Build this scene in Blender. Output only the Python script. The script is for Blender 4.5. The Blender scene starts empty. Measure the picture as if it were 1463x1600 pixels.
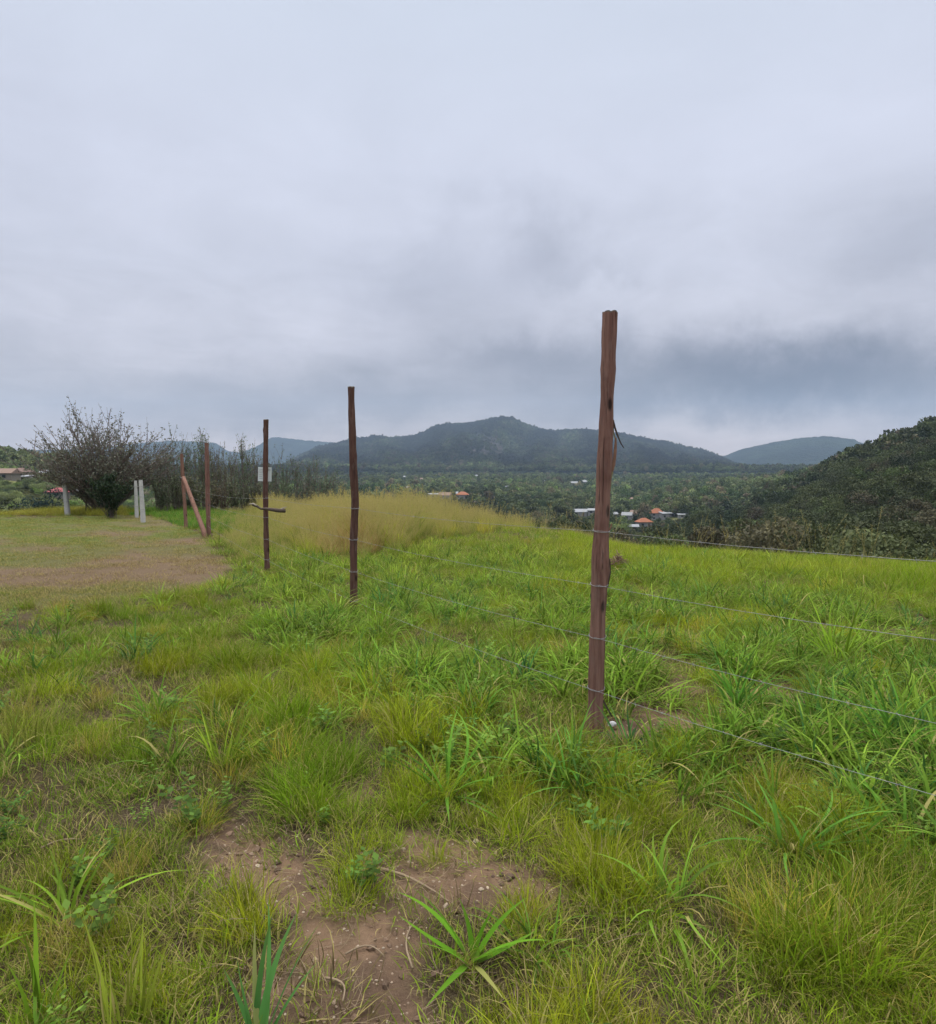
import bpy, math, random
import numpy as np
from mathutils import Vector, Matrix, Euler

# ------------------------------------------------------------------ camera / light
S = bpy.context.scene
COL = S.collection
F = 1043.0                      # focal length in photo pixels (photo 1463 x 1600)
CX, CY = 731.5, 800.0
PITCH = math.atan(65.0 / F)
EYE = 1.5
cam_d = bpy.data.cameras.new('camera')
cam = bpy.data.objects.new('camera', cam_d)
COL.objects.link(cam)
cam.location = (0, 0, EYE)
cam.rotation_euler = (math.pi / 2 - PITCH, 0, 0)
cam_d.sensor_fit = 'VERTICAL'
cam_d.sensor_height = 24.0
cam_d.lens = 24.0 * F / 1600.0
cam_d.clip_start = 0.05
cam_d.clip_end = 40000
S.camera = cam

S.view_settings.view_transform = 'Standard'
S.view_settings.look = 'None'
S.view_settings.exposure = 0.0
S.view_settings.gamma = 1.0
S.render.engine = 'CYCLES'
S.cycles.max_bounces = 5
S.cycles.diffuse_bounces = 3
S.cycles.transmission_bounces = 3
S.cycles.transparent_max_bounces = 4
S.cycles.volume_bounces = 0

SUN_EL, SUN_AZ = math.radians(58), math.radians(-35)
sun_d = bpy.data.lights.new('sun', 'SUN')
sun = bpy.data.objects.new('sun', sun_d)
COL.objects.link(sun)
sun_d.energy = 1.5
sun_d.angle = math.radians(30)
sun_d.color = (1.0, 0.96, 0.9)
sdir = Vector((math.sin(SUN_AZ) * math.cos(SUN_EL), math.cos(SUN_AZ) * math.cos(SUN_EL), math.sin(SUN_EL)))
sun.rotation_euler = sdir.to_track_quat('Z', 'Y').to_euler()

W = bpy.data.worlds.new('World')
S.world = W
W.use_nodes = True


class NT:
    """tiny node-tree helper"""
    def __init__(s, tree):
        s.t = tree
        tree.nodes.clear()

    def n(s, typ, ins=None, **kw):
        nd = s.t.nodes.new(typ)
        for k, v in kw.items():
            setattr(nd, k, v)
        if ins:
            for k, v in ins.items():
                sock = nd.inputs[k]
                if isinstance(v, bpy.types.NodeSocket):
                    s.t.links.new(v, sock)
                else:
                    sock.default_value = v
        return nd

    def link(s, a, b):
        s.t.links.new(a, b)

    def math(s, op, a, b=0.0, c=0.0, clamp=False):
        nd = s.n('ShaderNodeMath', {0: a, 1: b, 2: c}, operation=op)
        nd.use_clamp = clamp
        return nd.outputs[0]

    def mix(s, fac, a, b, blend='MIX'):
        nd = s.n('ShaderNodeMix', data_type='RGBA', blend_type=blend)
        for k, v in ((0, fac), (6, a), (7, b)):
            if isinstance(v, bpy.types.NodeSocket):
                s.t.links.new(v, nd.inputs[k])
            else:
                nd.inputs[k].default_value = v if k == 0 else (tuple(v) + (1,))[:4]
        return nd.outputs[2]

    def ramp(s, fac, stops, interp='LINEAR'):
        nd = s.n('ShaderNodeValToRGB', {0: fac})
        cr = nd.color_ramp
        cr.interpolation = interp
        while len(cr.elements) < len(stops):
            cr.elements.new(0.5)
        for e, (p, c) in zip(cr.elements, stops):
            e.position = p
            e.color = (tuple(c) + (1,))[:4] if not isinstance(c, (int, float)) else (c, c, c, 1)
        return nd.outputs[0]

    def noise(s, vec, scale, detail=4, rough=0.5, dist=0.0):
        nd = s.n('ShaderNodeTexNoise', {'Vector': vec, 'Scale': scale, 'Detail': detail, 'Roughness': rough, 'Distortion': dist})
        return nd.outputs[0]

    def smooth(s, x, lo, hi):
        nd = s.n('ShaderNodeMapRange', {0: x, 1: lo, 2: hi, 3: 0.0, 4: 1.0}, interpolation_type='SMOOTHSTEP')
        return nd.outputs[0]


def pxdir(px, py):
    u = (px - CX) / F
    v = -(py - CY) / F
    cp, sp = math.cos(PITCH), math.sin(PITCH)
    d = Vector((u, cp + v * sp, -sp + v * cp))
    return d.normalized()


# ---- overcast world: Nishita sky behind a thick procedural cloud deck
w = NT(W.node_tree)
sky = w.n('ShaderNodeTexSky', sky_type='NISHITA')
sky.sun_disc = False
sky.sun_elevation = SUN_EL
sky.sun_rotation = SUN_AZ
bg_sky = w.n('ShaderNodeBackground', {'Color': sky.outputs[0], 'Strength': 0.10})
tc = w.n('ShaderNodeTexCoord')
dirv = tc.outputs['Generated']
sep = w.n('ShaderNodeSeparateXYZ', {0: dirv})
dz = sep.outputs[2]
den = w.math('ADD', w.math('MAXIMUM', dz, 0.0), 0.16)
flat = w.n('ShaderNodeCombineXYZ', {0: w.math('DIVIDE', sep.outputs[0], den), 1: w.math('DIVIDE', sep.outputs[1], den), 2: 0.0}).outputs[0]
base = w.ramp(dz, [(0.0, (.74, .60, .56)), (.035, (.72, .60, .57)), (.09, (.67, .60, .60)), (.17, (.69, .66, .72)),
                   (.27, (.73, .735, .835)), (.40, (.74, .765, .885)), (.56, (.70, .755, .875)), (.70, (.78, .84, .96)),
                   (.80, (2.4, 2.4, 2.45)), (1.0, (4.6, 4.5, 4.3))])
n1 = w.noise(flat, 0.75, 5, 0.55, 0.3)
n2 = w.noise(flat, 2.1, 8, 0.58, 0.6)
horizon_amt = w.ramp(dz, [(0.0, 0.5), (0.12, 0.85), (0.3, 0.5), (0.5, 0.2), (0.7, 0.15)])
nn = w.math('MULTIPLY_ADD', n2, 0.45, w.math('MULTIPLY', n1, 0.55))
nn = w.math('SUBTRACT', nn, 0.5)
var = w.math('MULTIPLY_ADD', w.math('MULTIPLY', nn, horizon_amt), 1.6, 1.0)
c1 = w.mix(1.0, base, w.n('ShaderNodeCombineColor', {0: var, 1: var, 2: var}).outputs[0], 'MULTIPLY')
# individual darker / lighter banks of cloud, placed by direction
nwarp = w.n('ShaderNodeTexNoise', {'Vector': dirv, 'Scale': 7.0, 'Detail': 6.0, 'Roughness': 0.62})
warped = w.n('ShaderNodeVectorMath', {0: nwarp.outputs[1], 1: (0.5, 0.5, 0.5)}, operation='SUBTRACT').outputs[0]
warped = w.n('ShaderNodeVectorMath', {0: warped, 1: (0.24, 0.24, 0.15)}, operation='MULTIPLY').outputs[0]
dwarp = w.n('ShaderNodeVectorMath', {0: dirv, 1: warped}, operation='ADD').outputs[0]
BANKS = [  # px, py, half width, half height, darkness
    (860, 365, 50, 40, .10), (805, 420, 90, 45, .09), (620, 455, 65, 42, .09), (700, 450, 150, 90, .035), (700, 580, 260, 50, .10),
    (830, 570, 70, 22, .14), (1110, 560, 120, 34, .17), (1240, 585, 170, 32, .17), (1430, 570, 130, 40, .17),
    (950, 435, 40, 14, .07), (1150, 620, 300, 30, .12), (560, 640, 280, 30, .10), (330, 620, 200, 28, .07), (1440, 400, 70, 40, .12),
    (40, 200, 110, 60, .05), (240, 520, 160, 40, -.05), (1330, 490, 140, 30, -.07), (1120, 672, 120, 20, -.13), (40, 660, 120, 30, -.05),
    (520, 520, 110, 40, -.05), (640, 660, 120, 18, -.07), (1010, 480, 110, 30, -.06), (420, 690, 120, 14, -.10),
]
acc = None
for (px, py, hw, hh, dk) in BANKS:
    c = pxdir(px, py)
    dif = w.n('ShaderNodeVectorMath', {0: dwarp, 1: tuple(c)}, operation='SUBTRACT').outputs[0]
    r_ = Vector((c.y, -c.x, 0)).normalized()
    u_ = r_.cross(c).normalized()
    du = w.n('ShaderNodeVectorMath', {0: dif, 1: tuple(r_ * (F / hw / 1.4))}, operation='DOT_PRODUCT').outputs['Value']
    dv = w.n('ShaderNodeVectorMath', {0: dif, 1: tuple(u_ * (F / hh / 1.4))}, operation='DOT_PRODUCT').outputs['Value']
    q = w.math('ADD', w.math('MULTIPLY', du, du), w.math('MULTIPLY', dv, dv))
    g = w.math('EXPONENT', w.math('MULTIPLY', q, -1.0))
    front = w.math('GREATER_THAN', w.n('ShaderNodeVectorMath', {0: dirv, 1: tuple(c)}, operation='DOT_PRODUCT').outputs['Value'], 0.3)
    g = w.math('MULTIPLY', w.math('MULTIPLY', g, front), dk * (1.75 if py > 500 else 1.6))
    acc = g if acc is None else w.math('ADD', acc, g)
mul = w.math('SUBTRACT', 1.0, acc)
mr = w.math('SUBTRACT', 1.0, w.math('MULTIPLY', acc, 1.05))
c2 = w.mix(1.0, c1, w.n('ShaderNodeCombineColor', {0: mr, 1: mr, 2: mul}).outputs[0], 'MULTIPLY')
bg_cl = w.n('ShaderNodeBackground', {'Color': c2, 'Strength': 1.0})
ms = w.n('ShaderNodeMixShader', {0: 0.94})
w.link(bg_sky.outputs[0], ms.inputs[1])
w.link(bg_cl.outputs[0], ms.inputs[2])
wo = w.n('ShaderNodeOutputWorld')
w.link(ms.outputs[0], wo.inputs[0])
W.cycles.sampling_method = 'MANUAL'
W.cycles.sample_map_resolution = 512

# ------------------------------------------------------------------ numpy noise
rs = np.random.RandomState(7)
LAT = rs.rand(256, 256)


def vnoise(x, y, ox=0.0):
    x = np.asarray(x, float) + 37.17 * ox + 512
    y = np.asarray(y, float) + 11.93 * ox + 512
    xi = np.floor(x).astype(int)
    yi = np.floor(y).astype(int)
    fx = x - xi
    fy = y - yi
    fx = fx * fx * (3 - 2 * fx)
    fy = fy * fy * (3 - 2 * fy)
    a = LAT[xi % 256, yi % 256]
    b = LAT[(xi + 1) % 256, yi % 256]
    c = LAT[xi % 256, (yi + 1) % 256]
    d = LAT[(xi + 1) % 256, (yi + 1) % 256]
    return (a * (1 - fx) + b * fx) * (1 - fy) + (c * (1 - fx) + d * fx) * fy


def fbm(x, y, oct=4, ox=0.0):
    s = 0
    a = 0.5
    t = 0
    for k in range(oct):
        s = s + a * vnoise(x * 2 ** k, y * 2 ** k, ox + k * 3.1)
        t += a
        a *= 0.5
    return s / t


def sstep(x, a, b):
    t = np.clip((x - a) / (b - a), 0, 1)
    return t * t * (3 - 2 * t)


# ------------------------------------------------------------------ terrain height
# columns are tan(azimuth) given as photo px; z along log distance
PROF_R = np.array([0, 8, 12, 16, 22, 30, 60, 100, 150, 200, 300, 350, 420, 500, 600, 800, 1000, 1500, 2500, 9000.0])
PROF = {
    -900: [0, 0, 0, 0, 0, 0, -3, -4, -3, -1, 4, 7, 12, 18, 24, 26, 20, 10, 0, 0],
    0:    [0, 0, 0, 0, 0, 0, -5, -8, -8.5, -7, -2.5, 0, 3, 7, 9, 4, -4, -8, 0, 0],
    130:  [0, 0, 0, 0, 0, 0, -5, -9, -10, -9, -6, -4, -2, 0, 1, -2, -8, -9, 0, 0],
    300:  [0, 0, 0, 0, 0, 0, -5, -10, -14, -16, -18, -19, -19, -19, -18, -17, -16, -12, 0, 0],
    600:  [0, 0, 0, 0, -.15, -1.2, -6, -11, -16, -19, -22, -23, -23, -22, -21, -20, -19, -13, 0, 0],
    850:  [0, 0, 0, 0, -.5, -2, -7, -12, -17, -20, -25, -26, -26, -25, -24, -22, -20, -14, 0, 0],
    1000: [0, 0, 0, -.4, -1.3, -2.8, -8, -13, -18, -21, -27, -28, -28, -27, -26, -24, -20, -15, 0, 0],
    1150: [0, 0, 0, -.5, -1.5, -3, -8, -13, -17, -20, -24, -25, -24, -21, -18, -19, -20, -15, 0, 0],
    1230: [0, 0, 0, -.5, -1.5, -3, -8, -12, -15, -16, -16, -15, -13, -11, -9, -12, -16, -15, 0, 0],
    1350: [0, 0, 0, -.5, -1.5, -3, -7.5, -12, -12, -8.5, -1, 3, 7.5, 9, 5, -5, -14, -15, 0, 0],
    1463: [0, 0, 0, -.5, -1.5, -3, -7, -11, -9, -3, 8, 14, 20.5, 21.5, 15, 0, -14, -15, 0, 0],
    1750: [0, 0, 0, -.5, -1.5, -3, -6, -9, -2, 8, 27, 35, 42, 42, 30, 5, -10, -15, 0, 0],
    2600: [0, 0, 0, -.3, -1, -2, -4, -4, 4, 16, 38, 46, 54, 52, 38, 5, -10, -15, 0, 0],
}
PK = sorted(PROF)
PA = np.array([math.atan((k - CX) / F) for k in PK])
PT = np.array([PROF[k] for k in PK], float)
LR = np.log(PROF_R + 6.0)
FINE_R = np.linspace(LR[0], LR[-1], 700)
FT = np.array([np.interp(FINE_R, LR, row) for row in PT])
ker = np.hanning(31)
ker /= ker.sum()
FT = np.array([np.convolve(np.pad(row, 15, 'edge'), ker, 'valid') for row in FT])

RIDGES = [  # distance of the foot, crest, back, silhouette
    (4400, 5400, 6200, [(-900, 735), (-200, 715), (150, 700), (225, 692), (265, 688), (310, 690), (340, 692), (357, 704), (378, 707), (405, 696), (424, 684),
                        (436, 683), (470, 687), (520, 691), (600, 700), (760, 735), (900, 745)]),
    (1500, 3300, 4300, [(430, 738), (500, 698), (530, 693), (560, 686), (594, 682), (610, 686), (650, 680), (680, 666), (700, 662), (740, 659), (762, 655),
                        (785, 651), (800, 654), (830, 666), (850, 672), (865, 673), (885, 671), (910, 673), (935, 675), (975, 679),
                        (1010, 686), (1060, 696), (1100, 706), (1125, 716), (1145, 727), (1175, 738), (1250, 748)]),
    (1450, 2500, 3000, [(500, 742), (560, 728), (610, 717), (650, 722), (690, 706), (722, 712), (750, 728), (790, 738), (830, 742)]),
    (1400, 2300, 2800, [(770, 745), (820, 722), (862, 704), (900, 712), (930, 708), (985, 712), (1040, 722), (1090, 730), (1130, 738), (1180, 745)]),
    (1450, 2900, 3300, [(640, 742), (700, 712), (735, 684), (765, 676), (792, 684), (820, 700), (860, 720), (900, 742)]),
    (3000, 4400, 5600, [(1000, 742), (1060, 733), (1110, 720), (1128, 713), (1160, 701), (1200, 692), (1250, 684), (1290, 681), (1330, 686), (1350, 693), (1420, 712),
                        (1600, 730), (2300, 735)]),
]
RG = []
for (f0, d0, b0, pts) in RIDGES:
    az = np.array([math.atan((p[0] - CX) / F) for p in pts])
    hh = []
    for p in pts:
        d = pxdir(*p)
        hh.append(EYE + d0 * d.z / math.hypot(d.x, d.y))
    RG.append((f0, d0, b0, az, np.array(hh)))


def height(x, y, micro=True):
    x = np.asarray(x, float)
    y = np.asarray(y, float)
    r = np.hypot(x, y) + 1e-6
    az = np.arctan2(x, y)
    q = np.clip((np.log(r + 6.0) - LR[0]) / (LR[-1] - LR[0]) * 699, 0, 698.999)
    qi = q.astype(int)
    qf = q - qi
    a = np.clip(az, PA[0], PA[-1])
    ai = np.clip(np.searchsorted(PA, a, side='right') - 1, 0, len(PA) - 2)
    af = (a - PA[ai]) / (PA[ai + 1] - PA[ai])
    af = af * af * (3 - 2 * af) * 0.5 + af * 0.5
    z = (FT[ai, qi] * (1 - qf) + FT[ai, qi + 1] * qf) * (1 - af) + (FT[ai + 1, qi] * (1 - qf) + FT[ai + 1, qi + 1] * qf) * af
    # behind the camera: gentle
    back = sstep(np.abs(az), 1.3, 1.9)
    z = z * (1 - back * 0.7)
    far = sstep(r, 60, 300)
    z = z + far * (fbm(x / 90, y / 90, 4, 5) - 0.5) * 5.0 * np.clip(r / 400, 0, 1)
    for i, (f0, d0, b0, raz, rh) in enumerate(RG):
        H = np.interp(az, raz, rh, left=rh[0], right=rh[-1])
        H = H * (1 - sstep(np.abs(az), 1.2, 1.6))
        n = fbm(az * 26 + r / 5000, r / 900.0, 5, 20 + i)
        n2 = 1 - np.abs(2 * fbm(az * 14 + 3, r / 1500.0, 4, 40 + i) - 1)
        t = np.clip((r - f0) / (d0 - f0), 0, 1)
        g = t ** 1.25
        tb = np.clip((r - d0) / (b0 - d0), 0, 1)
        g = np.where(r > d0, 1 - tb * tb * (3 - 2 * tb), g)
        env = np.where(r < d0, t * (1 - t) * 4, 0)
        zr = H * g + env * (np.maximum(H, 0) * 0.26 * (n - 0.5) + np.maximum(H, 0) * 0.24 * (n2 - 0.75))
        crestn = sstep(t, 0.8, 1) * (fbm(az * 260, r / 60.0, 2, 60 + i) - 0.5) * d0 * 0.0022
        zr = np.where(t > 0, zr + crestn, -50)
        z = np.where(zr > z, zr, z)
    if micro:
        m = 1 - sstep(r, 25, 60)
        z = z + m * ((fbm(x / 1.3, y / 1.3, 3, 1) - 0.5) * 0.10 + (fbm(x / 0.25, y / 0.25, 3, 2) - 0.5) * 0.035)
    return z


def h1(x, y):
    return float(height(np.array([x]), np.array([y]))[0])


def project(x, y, z):
    cp, sp = math.cos(PITCH), math.sin(PITCH)
    Z = z - EYE
    dep = y * cp - Z * sp
    up = y * sp + Z * cp
    dep = np.maximum(dep, 1e-3)
    return CX + F * x / dep, CY - F * up / dep


def ground_hit(px, py):
    d = pxdir(px, py)
    t = np.exp(np.linspace(math.log(1.0), math.log(6000), 6000))
    zz = height(d.x * t, d.y * t)
    k = np.argmax(EYE + d.z * t < zz)
    if not (EYE + d.z * t < zz).any():
        k = 4000
    T = t[k]
    return Vector((d.x * T, d.y * T, float(zz[k])))


def on_plane(px, py, Y):
    d = pxdir(px, py)
    t = Y / d.y
    return Vector((d.x * t, Y, EYE + d.z * t))


# ------------------------------------------------------------------ regions of the field, by where they lie on the ground
def ell(px, py, L):
    m = np.zeros_like(px)
    for (cx, cy, rx, ry) in L:
        m = np.maximum(m, np.exp(-(((px - cx) / rx) ** 2 + ((py - cy) / ry) ** 2) * 0.9))
    return m


def inpoly(px, py, P):
    c = np.zeros(px.shape, bool)
    n = len(P)
    for i in range(n):
        x0, y0 = P[i]
        x1, y1 = P[(i + 1) % n]
        cond = ((y0 > py) != (y1 > py))
        xx = (x1 - x0) * (py - y0) / ((y1 - y0) if y1 != y0 else 1e-9) + x0
        c ^= cond & (px < xx)
    return c


BARE = [(1035, 1132, 62, 22), (968, 1140, 36, 14), (415, 1350, 95, 62), (365, 1290, 50, 28), (690, 1340, 50, 30), (750, 1400, 95, 60),
        (650, 1410, 95, 58), (580, 1500, 125, 90), (570, 1600, 120, 70), (540, 1225, 42, 28), (470, 1420, 70, 50),
        (1440, 1040, 30, 10), (320, 1155, 45, 18), (620, 1640, 110, 60)]
SPARSE = [(130, 1090, 190, 60), (90, 1250, 140, 90), (230, 1420, 110, 80), (300, 1150, 120, 50), (250, 1250, 130, 60), (700, 1160, 100, 40), (1180, 1180, 90, 40),
          (1250, 1230, 100, 40), (380, 1000, 90, 30), (1060, 1040, 70, 30), (800, 1560, 80, 60), (60, 1000, 90, 26), (900, 1010, 40, 14), (1420, 1350, 60, 50), (760, 1190, 60, 30)]
LAWN = [(-2500, 1120), (-600, 990), (0, 956), (100, 952), (200, 938), (300, 926), (345, 905), (362, 884), (335, 858), (318, 838), (300, 828), (262, 816), (232, 806),
        (200, 803), (120, 806), (0, 807), (-800, 807), (-2500, 800)]
GOLD_LOW = ([330, 400, 430, 470, 520, 570, 620, 660, 720, 800, 900, 960, 1010], [800, 812, 850, 872, 880, 882, 872, 850, 840, 832, 830, 826, 812])
BROAD = [(800, 960, 330, 70), (720, 1070, 160, 80), (870, 1200, 120, 60), (1250, 1130, 280, 130), (1400, 1200, 160, 120), (1010, 1060, 160, 60),
         (1150, 930, 260, 50), (560, 920, 130, 40), (460, 930, 80, 40), (690, 1240, 60, 40), (640, 900, 160, 40), (1380, 1060, 120, 60)]
FINE = [(1150, 1450, 330, 200), (900, 1330, 130, 110), (480, 1130, 140, 130), (620, 1180, 120, 110), (870, 940, 50, 26), (1130, 1000, 70, 34), (40, 1110, 70, 44),
        (330, 1050, 110, 50), (520, 1260, 80, 60), (340, 1400, 60, 50), (1300, 900, 280, 36), (1100, 870, 240, 30), (640, 1060, 60, 40), (300, 960, 120, 20)]


def masks(x, y, z=None):
    if z is None:
        z = height(x, y)
    px, py = project(x, y, z)
    r = np.hypot(x, y)
    nz = fbm(x / 0.35, y / 0.35, 3, 11)
    nl = fbm(x / 1.1, y / 1.1, 3, 12)
    wx = px + (nz - 0.5) * 190 * np.clip(4 / r, .25, 1.3)
    wy = py + (nl - 0.5) * 80 + (nz - .5) * 60 * np.clip(4 / r, .2, 1.3)
    front = y > 0.6
    bare = np.where(front, ell(wx, wy, BARE), 0)
    bare = np.maximum(bare, np.where(front, ell(px, py, [(1020, 1133, 66, 20), (965, 1140, 26, 12), (1075, 1142, 40, 12), (745, 1385, 60, 36), (440, 1385, 50, 36)]), 0) * 1.15)
    bare = np.maximum(bare, sstep(nl * 0.5 + nz * 0.5, 0.66, 0.76) * 0.8)
    sparse = np.where(front, ell(wx, wy, SPARSE), 0.3)
    lawn = inpoly(px + (nz - .5) * 26, py + (nz - .5) * 16, LAWN) & front
    gold = (py < np.interp(px, GOLD_LOW[0], GOLD_LOW[1]) + (nl - .5) * 12) & (px > 335) & (px < 1010 + (nl - .5) * 60) & front & (py > 700)
    broad = np.where(front, ell(wx, wy, BROAD), 0.3)
    fine = np.where(front, ell(wx, wy, FINE), 0.3)
    return dict(px=px, py=py, r=r, bare=bare, sparse=sparse, lawn=lawn, gold=gold, broad=broad, fine=fine, nz=nz, nl=nl)


def lawn_green(x, y, m):
    ln_ = fbm(x / 1.6, y / 1.6, 4, 55)
    g_ = np.clip((ln_ - .45) * 4, -.4, .6) + np.clip((872 - m['py']) / 60, 0, 1) * .9 - .35 * np.exp(-(((m['px'] - 270) / 110) ** 2 + ((m['py'] - 870) / 40) ** 2))
    return np.clip(g_ + np.clip((60 - m['px']) / 300, 0, .25), 0, 1)


# ------------------------------------------------------------------ materials
def new_mat(name):
    m = bpy.data.materials.new(name)
    m.use_nodes = True
    return m, NT(m.node_tree)


def out(t, sh, disp=None):
    o = t.n('ShaderNodeOutputMaterial')
    t.link(sh, o.inputs[0])


def bsdf(t, col, rough=0.8, normal=None, spec=0.2, metal=0.0):
    b = t.n('ShaderNodeBsdfPrincipled', {'Roughness': rough, 'Specular IOR Level': spec, 'Metallic': metal})
    if isinstance(col, bpy.types.NodeSocket):
        t.link(col, b.inputs['Base Color'])
    else:
        b.inputs['Base Color'].default_value = (tuple(col) + (1,))[:4]
    if normal is not None:
        t.link(normal, b.inputs['Normal'])
    return b.outputs[0]


def bump(t, h, strength=0.5, dist=0.02):
    return t.n('ShaderNodeBump', {'Height': h, 'Strength': strength, 'Distance': dist}).outputs[0]


def simple(name, col, rough=0.8, nscale=8.0, amt=0.25, bumpd=0.0, metal=0.0, spec=0.3):
    m, t = new_mat(name)
    co = t.n('ShaderNodeTexCoord').outputs['Object']
    n = t.noise(co, nscale, 5, 0.6)
    c = t.mix(n, [v * (1 - amt) for v in col], [min(1, v * (1 + amt)) for v in col])
    nm = bump(t, n, 0.6, bumpd) if bumpd else None
    out(t, bsdf(t, c, rough, nm, spec, metal))
    return m


def blade_mat(name, src='INSTANCER', dry=(.47, .39, .15), tipc=(.34, .32, .06), tip=0.25, gloss=0.45, transl=0.42):
    """grass blade: tint x per-blade variation, yellowing tips, some dry blades"""
    m, t = new_mat(name)
    if src == 'INSTANCER':
        tint = t.n('ShaderNodeAttribute', attribute_type='INSTANCER', attribute_name='tint').outputs['Color']
    else:
        tint = t.n('ShaderNodeObjectInfo').outputs['Color']
    rnd = t.n('ShaderNodeAttribute', attribute_type='GEOMETRY', attribute_name='rnd').outputs['Fac']
    tt = t.n('ShaderNodeAttribute', attribute_type='GEOMETRY', attribute_name='along').outputs['Fac']
    dr = t.n('ShaderNodeAttribute', attribute_type='GEOMETRY', attribute_name='dry').outputs['Fac']
    v = t.math('MULTIPLY_ADD', rnd, 1.0, 0.5)
    c = t.mix(1.0, tint, t.n('ShaderNodeCombineColor', {0: v, 1: v, 2: t.math('MULTIPLY', v, 0.9)}).outputs[0], 'MULTIPLY')
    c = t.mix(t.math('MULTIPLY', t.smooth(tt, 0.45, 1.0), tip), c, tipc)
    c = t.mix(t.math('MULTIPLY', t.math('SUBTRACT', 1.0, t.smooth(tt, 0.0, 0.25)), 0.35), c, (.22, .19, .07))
    c = t.mix(dr, c, dry)
    b = t.n('ShaderNodeBsdfPrincipled', {'Base Color': c, 'Roughness': 0.6, 'Specular IOR Level': 0.10})
    tr = t.n('ShaderNodeBsdfTranslucent', {'Color': c})
    mx = t.n('ShaderNodeMixShader', {0: transl})
    t.link(b.outputs[0], mx.inputs[1])
    t.link(tr.outputs[0], mx.inputs[2])
    out(t, mx.outputs[0])
    return m


def leaf_mat(name, src='INSTANCER', transl=0.25):
    m, t = new_mat(name)
    if src == 'INSTANCER':
        tint = t.n('ShaderNodeAttribute', attribute_type='INSTANCER', attribute_name='tint').outputs['Color']
    else:
        tint = t.n('ShaderNodeObjectInfo').outputs['Color']
    rnd = t.n('ShaderNodeAttribute', attribute_type='GEOMETRY', attribute_name='rnd').outputs['Fac']
    v = t.math('MULTIPLY_ADD', rnd, 1.0, 0.5)
    c = t.mix(1.0, tint, t.n('ShaderNodeCombineColor', {0: v, 1: v, 2: v}).outputs[0], 'MULTIPLY')
    b = t.n('ShaderNodeBsdfPrincipled', {'Base Color': c, 'Roughness': 0.6, 'Specular IOR Level': 0.2})
    tr = t.n('ShaderNodeBsdfTranslucent', {'Color': c})
    mx = t.n('ShaderNodeMixShader', {0: transl})
    t.link(b.outputs[0], mx.inputs[1])
    t.link(tr.outputs[0], mx.inputs[2])
    out(t, mx.outputs[0])
    return m


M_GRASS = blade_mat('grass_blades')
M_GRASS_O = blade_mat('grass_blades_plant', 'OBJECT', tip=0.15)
M_STRAW = blade_mat('dry_straw', dry=(.29, .22, .145), tipc=(.35, .27, .17))
M_LEAF = leaf_mat('leaves')
M_LEAF_O = leaf_mat('leaves_plant', 'OBJECT')
M_BARK = simple('bark', (.10, .075, .06), 0.9, 30, 0.4)
M_TWIG = simple('twigs', (.16, .125, .11), 0.9, 20, 0.35)

# ground
M_GROUND, t = new_mat('field_soil')
geo = t.n('ShaderNodeNewGeometry').outputs['Position']
at = t.n('ShaderNodeAttribute', attribute_type='GEOMETRY', attribute_name='zone')
sz = t.n('ShaderNodeSeparateColor', {0: at.outputs['Color']})
A_lawn, A_bare, A_far = sz.outputs[0], sz.outputs[1], sz.outputs[2]
at2 = t.n('ShaderNodeAttribute', attribute_type='GEOMETRY', attribute_name='zone_far')
sz2 = t.n('ShaderNodeSeparateColor', {0: at2.outputs['Color']})
A_mtn, A_rock, A_strip = sz2.outputs[0], sz2.outputs[1], sz2.outputs[2]
na = t.noise(geo, 2.2, 6, 0.6)
nb = t.noise(geo, 18, 6, 0.65)
nc = t.noise(geo, 120, 4, 0.7)
soil_d = t.mix(nb, (.045, .034, .020), (.10, .070, .042))
soil_b = t.mix(nb, (.19, .12, .075), (.34, .225, .145))
soil_b = t.mix(t.math('MULTIPLY', t.smooth(na, 0.42, 0.56), .65), soil_b, (.10, .066, .048))
soil_b = t.mix(t.math('MULTIPLY', t.smooth(nc, 0.62, 0.72), 0.7), soil_b, (.42, .31, .22))
litter = t.mix(t.smooth(nc, 0.45, 0.6), soil_d, (.15, .115, .070))
c = t.mix(t.smooth(A_bare, 0.35, 0.75), litter, soil_b)
lawn_n = t.noise(geo, 0.55, 5, 0.6)
lawn_c = t.mix(t.n('ShaderNodeAttribute', attribute_type='GEOMETRY', attribute_name='lawn_green').outputs['Fac'], (.165, .115, .072), (.10, .13, .028))
lawn_c = t.mix(t.math('MULTIPLY', t.smooth(nc, 0.5, 0.65), 0.35), lawn_c, (.28, .20, .13))
c = t.mix(A_lawn, c, lawn_c)
# forest floor / mountain cover
vor = t.n('ShaderNodeTexVoronoi', {'Vector': geo, 'Scale': 0.075, 'Randomness': 1.0})
vor2 = t.n('ShaderNodeTexVoronoi', {'Vector': geo, 'Scale': 0.028, 'Randomness': 1.0})
fn = t.noise(geo, 0.004, 6, 0.65)
fn2 = t.noise(geo, 0.03, 5, 0.7)
fc = t.mix(fn2, (.012, .022, .012), (.034, .048, .024))
fc = t.mix(t.smooth(fn, 0.46, 0.54), fc, (.012, .018, .012))
fc = t.mix(t.math('MULTIPLY', t.smooth(fn, 0.60, 0.70), 0.6), fc, (.060, .066, .036))
floor_c = t.mix(fn2, (.030, .036, .014), (.075, .075, .032))
fc2 = t.mix(A_mtn, floor_c, fc)
rockn = t.noise(geo, 0.02, 6, 0.7)
fc2 = t.mix(t.math('MULTIPLY', A_rock, t.smooth(rockn, 0.38, 0.58)), fc2, (.085, .072, .072))
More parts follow.
